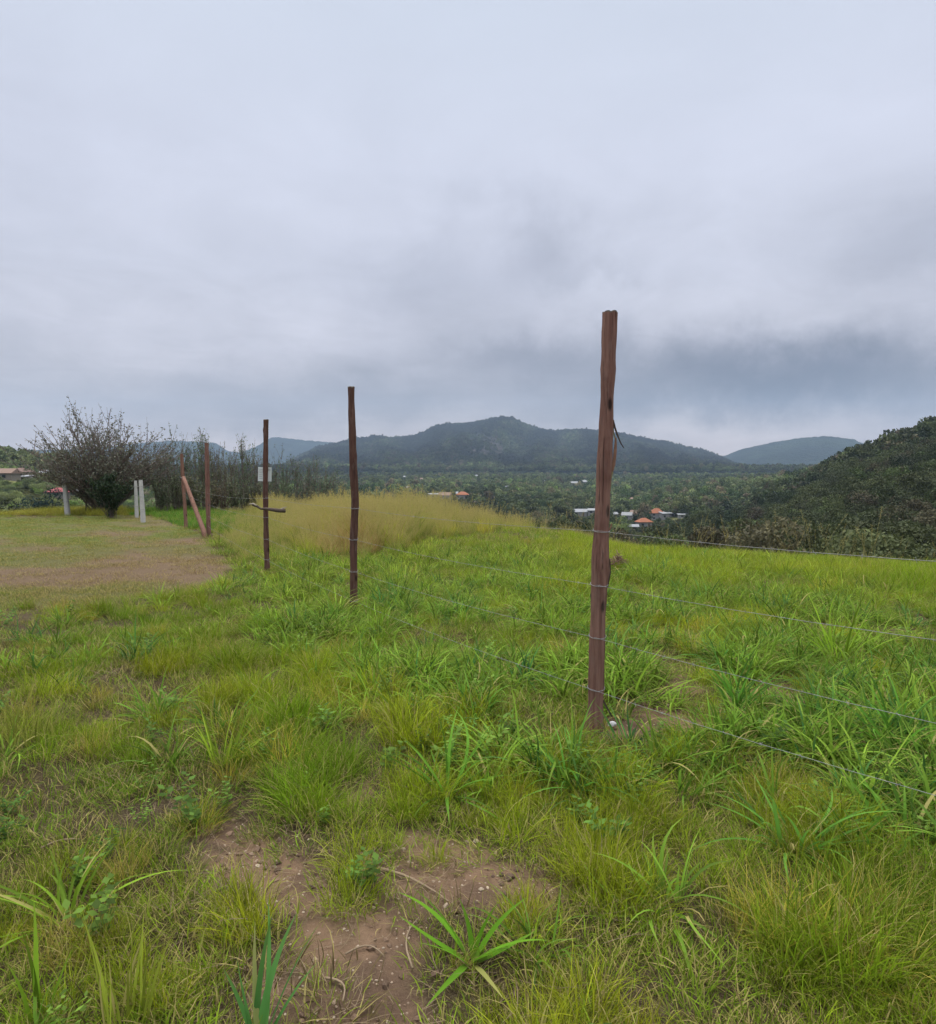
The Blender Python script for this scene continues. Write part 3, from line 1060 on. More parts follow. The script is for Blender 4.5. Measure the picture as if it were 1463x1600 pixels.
# small broad-leaved weeds
rng = R_(12)
x, y, z, m = zones(rng, [(.9, 4, 16), (4, 8, 5)])
keep = (rng.rand(len(x)) < .25 + .4 * m['sparse']) & (~m['lawn']) & (m['bare'] < .5)
x, y, z = x[keep], y[keep], z[keep]
n = len(x)
scatter('weeds', np.stack([x, y, z], 1), rotz(rng, n, .15), rng.uniform(.6, 1.4, n), rng.randint(0, 4, n), cols(rng, n, (.10, .20, .04), (.16, .26, .045)), WEEDC)

# grit on the bare soil
def pebble(seed):
    rng = R_(seed)
    b = MB()
    th = [(math.cos(a) * (1 + rng.uniform(-.2, .2)), math.sin(a) * (1 + rng.uniform(-.2, .2))) for a in np.linspace(0, 6.28, 7)[:-1]]
    vs = [(c * .8, s_ * .8, -.3) for c, s_ in th] + [(c, s_, .15) for c, s_ in th] + [(c * .5, s_ * .5, .55) for c, s_ in th]
    fs = [(i, (i + 1) % 6, 6 + (i + 1) % 6, 6 + i) for i in range(6)] + [(6 + i, 6 + (i + 1) % 6, 12 + (i + 1) % 6, 12 + i) for i in range(6)] + [tuple(range(12, 18))]
    b.add(vs, fs)
    return bpy.data.objects.new('pebble', b.mesh('pebble', M_LEAF))
rng = R_(13)
x, y, z, m = zones(rng, [(.9, 3, 700), (3, 5.5, 250)])
keep = (m['bare'] > .35)
x, y, z = x[keep], y[keep], z[keep]
n = len(x)
scatter('grit', np.stack([x, y, z], 1), rotz(rng, n, .4), rng.uniform(.0015, .006, n) * (1 + 1.2 * (rng.rand(n) < .05)), rng.randint(0, 3, n),
        cols(rng, n, (.26, .16, .10), (.55, .45, .34), .2), [pebble(300 + i) for i in range(3)])
x, y, z, m = zones(rng, [(.9, 3, 420), (3, 5.5, 160)])
keep = (m['bare'] > .25) & (fbm(x / .15, y / .15, 2, 9) > .42)
x, y, z = x[keep], y[keep], z[keep]
n = len(x)
scatter('soil_crumbs', np.stack([x, y, z], 1), rotz(rng, n, .6), .004 + .016 * rng.rand(n) ** 3, rng.randint(0, 3, n),
        cols(rng, n, (.11, .072, .05), (.25, .165, .11), .2), [pebble(310 + i) for i in range(3)])

# ------------------------------------------------------------------ foreground plants that stand out
def plant(name, px, py, seed, label, col, n=12, L=(.3, .5), Wd=(.012, .02), lean=(.3, 1.1), droop=(.2, .9), R=.02, phis=None):
    h = ground_hit(px, py)
    rng = R_(seed)
    ph = None if phis is None else np.radians(np.array(phis, float))
    nn_ = n if phis is None else len(phis)
    V, FF, r1, al, d_ = blades(rng, nn_, R, L, Wd, lean, droop, 9, .06, fold=.4, phi=ph)
    me = mesh_np(name, V, [FF], [M_GRASS_O], {'rnd': r1, 'along': al, 'dry': d_})
    o = obj(name, me)
    o.location = h
    o.color = tuple(col) + (1,)
    tag(o, label, 'grass plant', 'broad-leaved grass plants standing out of the field')
    return o


BG = (.13, .30, .022)
plant('grass_plant', 738, 1505, 501, 'star-shaped bright green grass plant on bare soil at the bottom of the photo', BG, L=(.17, .34), Wd=(.016, .024), lean=(.55, 1.15), droop=(.1, .5),
      phis=[0, 22, 60, 95, 130, 150, 182, 215, 255, 280, 300, 335])
plant('grass_plant', 60, 1605, 502, 'upright light green grass plant in the bottom left corner', (.20, .34, .03), L=(.2, .34), Wd=(.014, .020), lean=(.05, .5), droop=(0, .4), phis=[150, 120, 95, 60, 30, 200])
plant('grass_plant', 405, 1640, 503, 'bluish green upright grass plant left of the bare patch at the bottom edge', (.10, .26, .07), L=(.22, .38), Wd=(.014, .021), lean=(.05, .45), droop=(0, .4),
      phis=[150, 120, 100, 80, 60, 40, 10, 170])
plant('grass_plant', 700, 1245, 504, 'large arching green grass plant midway below the second post', (.12, .27, .03), n=22, L=(.3, .6), Wd=(.012, .02), lean=(.4, 1.2), droop=(.3, 1.0))
plant('grass_plant', 1310, 1040, 505, 'tall lime green grass plant behind the wires on the right', (.22, .36, .03), n=46, L=(.4, .75), Wd=(.008, .015), lean=(.1, .8), droop=(.3, 1.2), R=.09)
plant('grass_plant', 110, 1440, 506, 'spreading light green grass plant among dry grass on the lower left', (.19, .32, .03), n=26, L=(.22, .42), Wd=(.009, .015), lean=(.3, 1.1), droop=(.2, .9), R=.05)
plant('grass_plant', 350, 1200, 507, 'spiky yellow-green grass plant on the left of the photo', (.24, .34, .035), n=34, L=(.22, .42), Wd=(.006, .011), lean=(.1, 1.0), droop=(.2, .9), R=.05)
plant('grass_plant', 1400, 1180, 508, 'big sprawling green grass plant by the lowest wire at the right edge', (.11, .28, .035), n=36, L=(.35, .65), Wd=(.012, .02), lean=(.3, 1.1), droop=(.4, 1.4), R=.06)
plant('grass_plant', 1150, 1110, 509, 'upright green grass plant behind the wires beside the bare soil', (.10, .25, .035), n=28, L=(.3, .55), Wd=(.012, .018), lean=(.1, .9), droop=(.3, 1.2), R=.05)
plant('grass_plant', 1240, 1330, 510, 'arching green grass plant below the lowest wire on the right', (.11, .26, .04), n=30, L=(.25, .5), Wd=(.010, .017), lean=(.4, 1.2), droop=(.3, 1.2), R=.07)
plant('grass_plant', 30, 1165, 511, 'dull yellow bunch of fine grass at the left edge', (.26, .28, .06), n=170, L=(.2, .42), Wd=(.003, .005), lean=(.0, .6), droop=(.2, 1.1), R=.16)
plant('grass_plant', 905, 1235, 512, 'sprawling green grass plant just in front of the near post', (.11, .27, .04), n=34, L=(.25, .5), Wd=(.011, .018), lean=(.4, 1.2), droop=(.4, 1.2), R=.06)
plant('grass_plant', 195, 1610, 513, 'single cluster of yellowish grass blades on the bottom edge', (.30, .36, .05), L=(.2, .36), Wd=(.006, .010), lean=(.0, .35), droop=(0, .4), n=22, R=.06)

# dry stalks lying on the ground
M_STALK = simple('dry_stalk', (.25, .185, .12), 0.85, 40, 0.3)


def stalk(a, b, rad, label, bend=.03):
    p0 = ground_hit(*a); p1 = ground_hit(*b)
    rng_ = random.Random(int(a[0]))
    pts = []
    for k in range(8):
        t_ = k / 7
        p = p0.lerp(p1, t_)
        side = Vector((-(p1 - p0).y, (p1 - p0).x, 0)).normalized()
        p = p + side * bend * math.sin(t_ * 3.1)
        p.z = max(h1(p.x, p.y), 0 * p.z) + rad + .008
        pts.append(p - p0)
    mb = MB()
    mb.tube(pts, [rad * (1 - .45 * k / 7) for k in range(8)], 6, jit=.15, rng=rng_)
    o = mb.build('dry_stalk', M_STALK, smooth=True)
    o.location = p0
    tag(o, label, 'dry stalk', 'dry stalks lying in the grass')


stalk((592, 1362), (700, 1415), .006, 'thick pale dry stalk lying across the bare soil below the centre')
stalk((508, 1535), (535, 1572), .004, 'short pale dry stalk on dark bare soil near the bottom edge')
stalk((540, 1497), (600, 1500), .0035, 'thin grey dry stalk lying level on the dark bare patch', .04)
stalk((345, 1105), (378, 1090), .006, 'pale dry stalk lying in the grass on the left')
stalk((1330, 1590), (1385, 1520), .006, 'pale dry stalk slanting at the bottom right corner')
stalk((945, 1445), (1050, 1468), .0035, 'thin straw-coloured stalk lying over fine grass on the lower right')
stalk((1140, 1148), (1210, 1180), .008, 'brown dry stalk under the lowest wire right of the bare soil')
stalk((1022, 990), (1032, 1005), .008, 'short pale stalk among grass just right of the near post')
stalk((645, 1520), (655, 1440), .004, 'grey dry stalk beside the star-shaped grass plant')
stalk((65, 1340), (125, 1325), .004, 'thin curved dry stalk over the grass plant at lower left')

# ------------------------------------------------------------------ wooden posts
def wood_mat(name, c0, c1, c2):
    m, t = new_mat(name)
    co = t.n('ShaderNodeTexCoord').outputs['Object']
    mp = t.n('ShaderNodeMapping', {'Vector': co, 'Scale': (26, 26, 1.6)}).outputs[0]
    n_ = t.noise(mp, 1.6, 6, 0.65, .4)
    mp2 = t.n('ShaderNodeMapping', {'Vector': co, 'Scale': (70, 70, 2.5)}).outputs[0]
    f_ = t.noise(mp2, 1.5, 4, 0.6)
    b_ = t.noise(co, 3.0, 4, 0.6)
    c = t.mix(t.smooth(n_, .35, .68), c0, c1)
    c = t.mix(t.math('MULTIPLY', t.smooth(f_, .55, .72), .75), c, c2)
    c = t.mix(t.math('MULTIPLY', t.smooth(b_, .52, .66), .5), c, [v * .55 for v in c0])
    k_ = t.n('ShaderNodeTexVoronoi', {'Vector': t.n('ShaderNodeMapping', {'Vector': co, 'Scale': (9, 9, 3.2)}).outputs[0], 'Scale': 1.0})
    c = t.mix(t.math('SUBTRACT', 1.0, t.smooth(k_.outputs['Distance'], .06, .16)), c, (.03, .018, .015))
    g_ = t.noise(t.n('ShaderNodeMapping', {'Vector': co, 'Scale': (12, 12, 3.0), 'Location': (3, 1, 7)}).outputs[0], 2.2, 6, 0.7)
    c = t.mix(t.math('MULTIPLY', t.smooth(g_, .50, .66), .28), c, (.24, .17, .145))
    cr_ = t.noise(t.n('ShaderNodeMapping', {'Vector': co, 'Scale': (90, 90, 1.2), 'Location': (1, 5, 2)}).outputs[0], 1.0, 3, 0.5)
    c = t.mix(t.math('MULTIPLY', t.smooth(cr_, .68, .72), .8), c, (.025, .016, .014))
    h_ = t.math('ADD', n_, t.math('MULTIPLY', f_, .5))
    h_ = t.math('SUBTRACT', h_, t.smooth(cr_, .64, .70))
    out(t, bsdf(t, c, .85, bump(t, h_, .9, .008), .15))
    return m


M_WOOD = wood_mat('reddish_wood', (.165, .082, .064), (.265, .150, .118), (.070, .040, .032))
M_WOOD_D = wood_mat('dark_wood', (.085, .042, .034), (.145, .075, .058), (.045, .026, .022))
M_WOOD_L = wood_mat('orange_wood', (.20, .105, .075), (.28, .155, .115), (.10, .055, .04))
M_WIRE = simple('galvanised_wire', (.29, .29, .29), .6, 60, .45, metal=.2, spec=.5)
M_ENDGRAIN = simple('end_grain', (.16, .14, .12), .95, 60, .35)


def post(name, path, widths, mat, label, group, seed, knots=(), flare=1.25, parts=None, buried=.3):
    """path: photo px points from top to foot; the foot stands on the ground"""
    rng_ = random.Random(seed)
    foot = ground_hit(*path[-1])
    Y0 = foot.y
    foot = Vector((foot.x, foot.y, foot.z))
    root = empty(name, foot)
    pts = [on_plane(px_, py_, Y0) for px_, py_ in path][::-1]
    ws = [w_ * Y0 / F / 2 for w_ in widths][::-1]
    # resample smoothly
    N = 46
    zs = [p.z for p in pts]
    P, Rr = [], []
    for k in range(N + 1):
        zt = zs[0] + (zs[-1] - zs[0]) * k / N
        xx = float(np.interp(zt, zs, [p.x for p in pts]))
        rad = float(np.interp(zt, zs, ws))
        P.append(Vector((xx - foot.x, 0, zt - foot.z)))
        Rr.append(rad)
    for _ in range(2):
        P = [P[0]] + [(P[i - 1] + P[i] * 2 + P[i + 1]) / 4 for i in range(1, N)] + [P[-1]]
    n = 20
    prof = [1 + .03 * math.sin(2 * a + seed) + .02 * math.sin(5 * a + 2 * seed) + rng_.uniform(-.03, .03) for a in [2 * math.pi * i / n for i in range(n)]]
    vs, fs = [], []
    P = [P[0] - Vector((0, 0, buried))] + P
    Rr = [Rr[0] * 1.05] + Rr
    kn = [(z_ * P[-1].z, a_, s_) for z_, a_, s_ in knots]
    for i, p in enumerate(P):
        wob = 1 + .045 * math.sin(i * .55 + seed) + .03 * math.sin(i * 1.3 + 2 * seed)
        if i == len(P) - 1: wob *= 1.05
        if i < 4: wob *= 1 + (flare - 1) * (1 - i / 4)
        for k in range(n):
            a = 2 * math.pi * k / n
            q = prof[k] * wob * (1 + .02 * rng_.uniform(-1, 1)) * Rr[i]
            for (kz, ka, ks) in kn:
                q += ks * math.exp(-((p.z - kz) / .035) ** 2 - (math.atan2(math.sin(a - ka), math.cos(a - ka)) / .4) ** 2)
            vs.append(p + Vector((math.cos(a) * q, math.sin(a) * q, 0)))
    L = len(P)
    for i in range(L - 1):
        for k in range(n):
            k2 = (k + 1) % n
            fs.append((i * n + k, i * n + k2, (i + 1) * n + k2, (i + 1) * n + k))
    top = len(vs)
    vs.append(P[-1] + Vector((0, 0, .006)))
    mb = MB()
    mb.add(vs, fs)
    shaft = mb.build('shaft', mat, root, smooth=True)
    cap = MB()
    ring = [v + Vector((0, 0, .002)) for v in vs[(L - 1) * n:L * n]]
    ring = [Vector((P[-1].x, 0, 0)) + Vector(((v.x - P[-1].x) * 1.0, v.y, v.z + rng_.uniform(-.004, .006))) for v in ring]
    cen = P[-1] + Vector((0, 0, .010))
    low = [v - Vector((0, 0, .008)) for v in ring]
    cap.add(ring + [cen] + low, [(i, (i + 1) % n, n) for i in range(n)] + [(n + 1 + i, n + 1 + (i + 1) % n, (i + 1) % n, i) for i in range(n)])
    cap.build('cut_end', M_ENDGRAIN, root)
    tag(root, label, 'fence post', group)
    return root, foot, P, Rr


WG = 'rough wooden posts of the wire fence'
near, footN, PN, RN = post('wooden_post', [(953.5, 489), (951, 560), (949, 620), (946, 700), (943, 760), (941, 810), (938, 870), (936, 930), (933.5, 1000), (932, 1060), (931, 1110), (928, 1140)],
                           [23, 21, 21, 22, 23, 23, 25, 25, 24, 24, 25, 27], M_WOOD, 'tall thick reddish wooden post nearest the camera with peeling bark', WG, 3,
                           knots=[(.42, 5.3, .012), (.40, 4.4, .010), (.385, 5.9, .014), (.87, 3.4, .006), (.86, 6.1, .006)])
p2, foot2, PP2, RP2 = post('wooden_post', [(549, 605), (549.5, 640), (551, 680), (551.5, 710), (553.5, 750), (555.5, 785), (554, 815), (552.5, 850), (553, 900), (553, 953)],
                       [10.5, 10.5, 11.5, 12, 12, 12.5, 12, 12, 12, 11.5], M_WOOD_D, 'second wooden post, dark and crooked, with a bend at wire height', WG, 5, knots=[(.62, 3.2, .01), (.7, .2, .006)])
p3, foot3, PP3, RP3 = post('wooden_post', [(416, 656), (415.5, 700), (415, 760), (415.5, 800), (416.5, 850), (418, 896)], [7, 7.5, 7.5, 7.5, 8, 8], M_WOOD_D,
                       'dark straight wooden post carrying the white notice and a crosswise branch', WG, 8, knots=[(.93, 3.1, .012)])
p4, foot4, PP4, RP4 = post('wooden_post', [(323, 692), (324, 730), (325, 780), (326.5, 838)], [6, 7, 7, 6.5], M_WOOD, 'reddish wooden post at the end of the mown grass with a brace beside it', WG, 11)
p5, foot5, PP5, RP5 = post('wooden_post', [(284, 709), (286, 750), (289, 790), (291, 826)], [4.5, 5, 5, 5.5], M_WOOD_L, 'thin leaning wooden post, farthest of the brown posts', WG, 13)

# leaning brace
bp = ground_hit(323, 842)
Yb = bp.y
tp = on_plane(287, 746, Yb + 1.2)
root = empty('timber_brace', bp)
mb = MB()
pts = [(Vector(tp) - bp) * t_ + Vector((0, 0, -.1 if t_ == 0 else 0)) for t_ in np.linspace(0, 1, 9)]
mb.tube(pts, [.055 - .012 * k / 8 for k in range(9)], 10, jit=.07, rng=random.Random(3))
mb.build('pole', M_WOOD_L, root, smooth=True)
mb = MB()
mb.tube([pts[-1] + Vector((-.07, 0, .0)), pts[-1] + Vector((.0, -.05, -.02)), pts[-1] + Vector((.05, 0, -.05))], .006, 6)
mb.build('wire_tie', M_WIRE, root)
tag(root, 'orange-brown pole leaning as a brace against the thin far post', 'brace')

# bark strips and splinters hanging off the near post
M_BARKS = simple('peeling_bark', (.24, .13, .085), .9, 30, .4)
M_BARKD = simple('dark_bark', (.07, .05, .04), .9, 30, .4)
M_BARKG = simple('mossy_bark', (.28, .25, .13), .9, 40, .4)


def strip_part(name, pts, ws, mat, parent, foot, Y, th=.004, dy=0.0):
    mb = MB()
    vs = []
    P_ = [on_plane(a, b, Y) - foot + Vector((0, dy, 0)) for a, b in pts]
    for i, p in enumerate(P_):
        d = (P_[min(i + 1, len(P_) - 1)] - P_[max(i - 1, 0)]).normalized()
        s_ = d.cross(Vector((0, 1, 0))).normalized() * (ws[i] * Y / F / 2)
        vs += [p - s_ - Vector((0, th, 0)), p + s_ - Vector((0, th, 0)), p + s_ + Vector((0, th, 0)), p - s_ + Vector((0, th, 0))]
    fs = [(0, 1, 2, 3)]
    for i in range(len(P_) - 1):
        for k in range(4):
            k2 = (k + 1) % 4
            fs.append((i * 4 + k, i * 4 + 4 + k, i * 4 + 4 + k2, i * 4 + k2))
    e = (len(P_) - 1) * 4
    fs.append((e + 3, e + 2, e + 1, e))
    mb.add(vs, fs)
    return mb.build(name, mat, parent)


YN = footN.y
strip_part('bark_strip', [(962.5, 684), (961.5, 705), (959.5, 725), (956.5, 737)], [2, 4.5, 4.5, 3], M_BARKS, near, footN, YN)
strip_part('bark_strip', [(958.5, 656), (961, 668), (965, 680), (970, 692), (975, 700)], [1.5, 2.6, 2.2, 1.4, .8], M_BARKD, near, footN, YN)
strip_part('bark_strip', [(953, 735), (956, 738), (954, 748), (953.5, 760), (953, 768)], [2, 5, 3.5, 3, 1.5], M_BARKG, near, footN, YN)
strip_part('bark_strip', [(958.5, 664), (959.5, 676), (962.5, 686)], [2, 1.6, 1.6], M_BARKG, near, footN, YN, dy=.01)
strip_part('bark_strip', [(949.5, 868), (951.5, 878), (952, 895), (949, 918)], [1.5, 4.5, 4, 1.5], M_BARKD, near, footN, YN, dy=-.01)
strip_part('bark_strip', [(951, 832), (955, 822), (956, 818)], [2.5, 1.8, 1], M_BARKS, near, footN, YN)
strip_part('splinter', [(941, 1092), (947, 1103), (955, 1117)], [2.5, 3.2, 2], M_BARKD, near, footN, YN, dy=-.02)
strip_part('bark_strip', [(925.5, 920), (924, 930), (924.5, 942)], [1, 3, 1.5], M_BARKD, near, footN, YN)

# small stone at its foot
sp_ = ground_hit(957, 1139)
mb = MB()
r0 = random.Random(5)
vs = []
for k, zz_ in enumerate((0, .012, .022)):
    for a in range(7):
        q = (.024, .026, .013)[k] * r0.uniform(.75, 1.2)
        vs.append((math.cos(a * .9) * q, math.sin(a * .9) * q * .7, zz_))
mb.add(vs, [(i, (i + 1) % 7, 7 + (i + 1) % 7, 7 + i) for i in range(7)] + [(7 + i, 7 + (i + 1) % 7, 14 + (i + 1) % 7, 14 + i) for i in range(7)] + [tuple(range(14, 21))])
o = mb.build('stone', simple('pale_stone', (.6, .6, .62), .8, 60, .2))
o.location = sp_ + Vector((0, 0, .02))
tag(o, 'small pale stone at the foot of the nearest wooden post', 'stone')
# dark twig pile in the grass behind the near post
tw = ground_hit(965, 890)
mb = MB()
for k in range(90):
    a = r0.uniform(0, 6.28); q = r0.uniform(0, .2)
    c = Vector((math.cos(a) * q, math.sin(a) * q * .7, .04 + .16 * (1 - q / .2) * r0.random()))
    d = Vector((r0.uniform(-1, 1), r0.uniform(-1, 1), r0.uniform(-.5, .6))).normalized() * r0.uniform(.03, .09)
    mb.tube([c - d, c + d * .2, c + d], [.006, .005, .002], 4)
o = mb.build('twig_pile', simple('dead_twigs', (.24, .15, .11), .9, 30, .4))
o.location = tw + Vector((0, 0, .05))
tag(o, 'small heap of brown dead twigs in green grass behind the nearest post', 'twig pile')

# ------------------------------------------------------------------ barbed wire: four strands, post to post
def wire(pts, rad, seed, label):
    rng_ = random.Random(seed)
    p0 = pts[0]
    P = []
    for a, b in zip(pts[:-1], pts[1:]):
        L = (b - a).length
        n = max(4, int(L / .06))
        for k in range(n):
            t_ = k / n
            p = a.lerp(b, t_)
            p.z -= .02 * L / 3 * 4 * t_ * (1 - t_)
            P.append(p)
    P.append(pts[-1])
    mb = MB()
    for ph_ in (0,):
        Q_ = [p - p0 + Vector((0, math.cos(i * 1.1 + ph_), math.sin(i * 1.1 + ph_))) * rad * .5 for i, p in enumerate(P)]
        mb.tube(Q_, rad, 5)
    o = mb.build('strand', M_WIRE, None, smooth=True)
    root = empty('barbed_wire', p0)
    o.parent = root
    mb = MB()
    acc_ = 0
    for i in range(1, len(P)):
        acc_ += (P[i] - P[i - 1]).length
        if acc_ > .125:
            acc_ = 0
            c = P[i] - p0
            for _ in range(2):
                d = Vector((rng_.uniform(-.6, .6), rng_.uniform(-1, 1), rng_.uniform(-1, 1))).normalized() * .011
                mb.tube([c - d, c + d], [rad * .6, rad * .6], 4)
    tag(mb.build('barbs', M_WIRE, root), kind='stuff')
    tag(root, label, 'wire', 'barbed wire strands of the fence')


dirF = (Vector((footN.x, footN.y, 0)) - Vector((foot2.x, foot2.y, 0))).normalized()


def on_fence(px, py):
    """where the sight line meets the upright plane of the fence"""
    d = pxdir(px, py)
    nrm = Vector((-dirF.y, dirF.x, 0))
    o_ = Vector((footN.x, footN.y, 0))
    t_ = (o_ - Vector((0, 0, 0))).dot(nrm) / d.dot(nrm)
    return Vector((d.x * t_, d.y * t_, EYE + d.z * t_))


offN = Vector((0, -1, 0))
rows = [(877, 830, 794, 778, 771), (1000, 915, 843, 808, 788), (1130, 997, 893, 842, 806), (1243, 1079, 939, 874, 822)]
names = ['topmost strand of barbed wire on the wooden posts', 'second strand of barbed wire from the top', 'third strand of barbed wire, below knee-high grass tips', 'lowest strand of barbed wire, half sunk in the grass']
nearW = lambda y_: on_plane(np.interp(y_, [489, 700, 870, 1000, 1138], [953, 946, 938, 933.5, 928]), y_, YN - .058)
for i, (yr, yn, y2, y3, y4) in enumerate(rows):
    R0 = on_fence(1463, yr)
    N0 = nearW(yn)
    ext = R0 + (R0 - N0) * .75
    ext2 = R0 + (R0 - N0) * 2.6
    pts = [ext2, ext, R0, N0, on_plane(553.5, y2, foot2.y - .055), on_plane(415.8, y3, foot3.y - .05), on_plane(325, y4, foot4.y - .06)]
    if i < 2:
        pts.append(on_plane(287, (760, 770)[i], foot5.y - .05))
    wire(pts, .0011, 40 + i, names[i])
    # the loops that hold the strand to each post are parts of the post
    for (rt, ft, Pp, Rp, pos) in ((near, footN, PN, RN, N0), (p2, foot2, PP2, RP2, pts[4]), (p3, foot3, PP3, RP3, pts[5])):
        zc = pos.z - ft.z
        xx = float(np.interp(zc, [q.z for q in Pp], [q.x for q in Pp]))
        rr0 = float(np.interp(zc, [q.z for q in Pp], Rp)) * 1.12
        loop = [Vector((xx + math.cos(a) * rr0, math.sin(a) * rr0, zc + .008 * math.sin(a * 1.0))) for a in np.linspace(0, 2 * math.pi, 19)]
        mb = MB()
        mb.tube(loop, .0016 if rt is near else .0024, 5)
        mb.build('wire_loop', M_WIRE, rt, smooth=True)

# ------------------------------------------------------------------ notice board and the branch on the third post
Y3 = foot3.y + .075
c = on_plane(414, 741, Y3)
mb = MB()
wS, hS = 20.5 * Y3 / F, 22 * Y3 / F
mb.box((0, 0, 0), (wS, .006, hS))
root = empty('notice_board', c)
M_SIGN = simple('white_sheet', (.72, .76, .76), .6, 10, .06)
M_SGREY = simple('grey_print', (.42, .46, .47), .7, 10, .1)
mb.build('board', M_SIGN, root)
for k, (zz_, xl, xr) in enumerate(((.34, -.42, -.12), (.22, -.42, -.14), (.10, -.40, -.15), (-.05, -.42, -.12), (-.18, -.42, -.16), (-.30, -.42, -.14), (.30, .24, .42), (.34, .16, .42))):
    mb = MB()
    mb.box(((xl + xr) / 2 * wS, -.0045, zz_ * hS), ((xr - xl) * wS, .002, .03 * hS))
    mb.build('printed_line', M_SGREY, root)
root.rotation_euler = (0, math.radians(2), math.radians(6))
tag(root, 'small white notice board fixed behind the third wooden post', 'sign')

Y3b = foot3.y - .09
c = on_plane(416, 795, Y3b)
root = empty('branch', c)
mb = MB()
pts = [on_plane(a, b, Y3b + d) - c for a, b, d in ((394, 789, 0), (402, 791, 0), (408, 795, 0), (416, 795, .01), (425, 796, 0), (435, 797.5, 0), (446, 798, 0))]
mb.tube(pts, [.010, .018, .016, .020, .026, .030, .028], 9, jit=.12, rng=r0)
mb.build('limb', M_BARK, root, smooth=True)
mb = MB()
mb.tube([pts[1], pts[1] + Vector((-.05, -.02, .035)), pts[1] + Vector((-.11, -.02, .03))], [.012, .014, .004], 7, jit=.2, rng=r0)
M_GT = simple('grey_twig', (.34, .29, .25), .9, 30, .3)
mb.build('side_twig', M_GT, root, smooth=True)
mb = MB()
mb.tube([pts[5], pts[5] + Vector((.07, 0, .03)), pts[5] + Vector((.12, 0, .05))], [.014, .010, .004], 7, jit=.2, rng=r0)
mb.build('side_twig', M_GT, root, smooth=True)
tag(root, 'short broken branch held crosswise on the post with the notice', 'branch')

# ------------------------------------------------------------------ concrete posts on the left
M_CONC = simple('weathered_concrete', (.50, .49, .47), .9, 14, .3, .004)


def cpost(base, top, wpx, label, seed):
    h = ground_hit(*base)
    T = on_plane(top[0], top[1], h.y)
    root = empty('concrete_post', h)
    mb = MB()
    d = T - h
    w_ = wpx * h.y / F
    N = 8
    vs = []
    rg = random.Random(seed)
    for i in range(-1, N + 1):
        t_ = i / N
        c_ = d * t_
        q = w_ * (1.0 - .25 * max(t_, 0)) / 2
        for (sx, sy) in ((-1, -.6), (-.6, -1), (.6, -1), (1, -.6), (1, .6), (.6, 1), (-.6, 1), (-1, .6)):
            vs.append(c_ + Vector((sx * q + rg.uniform(-.003, .003), sy * q + rg.uniform(-.003, .003), 0)))
    fs = []
    for i in range(N + 1):
        for k in range(8):
            k2 = (k + 1) % 8
            fs.append((i * 8 + k, i * 8 + k2, i * 8 + 8 + k2, i * 8 + 8 + k))
    fs.append(tuple((N + 1) * 8 + k for k in range(8)))
    mb.add(vs, fs)
    mb.build('shaft', M_CONC, root)
    for t_ in (.3, .6, .85):
        mb = MB()
        c_ = d * t_
        q = w_ * .56
        mb.tube([c_ + Vector((-q, -q, 0)), c_ + Vector((q, -q, .004)), c_ + Vector((q, q, 0)), c_ + Vector((-q, q, .004)), c_ + Vector((-q, -q, 0))], .004, 5)
        mb.build('wire_loop', M_WIRE, root)
    tag(root, label, 'concrete post', 'pale concrete posts by the big bush')
    return h


cpost((106, 805), (99, 733), 7, 'pale leaning concrete post standing left of the big bush', 1)
cpost((214, 809), (212, 751), 5, 'thinner grey-green concrete post, left one of the pair right of the big bush', 2)
cpost((224, 816), (220, 750), 6.5, 'whiter and nearer concrete post of the pair right of the big bush', 3)

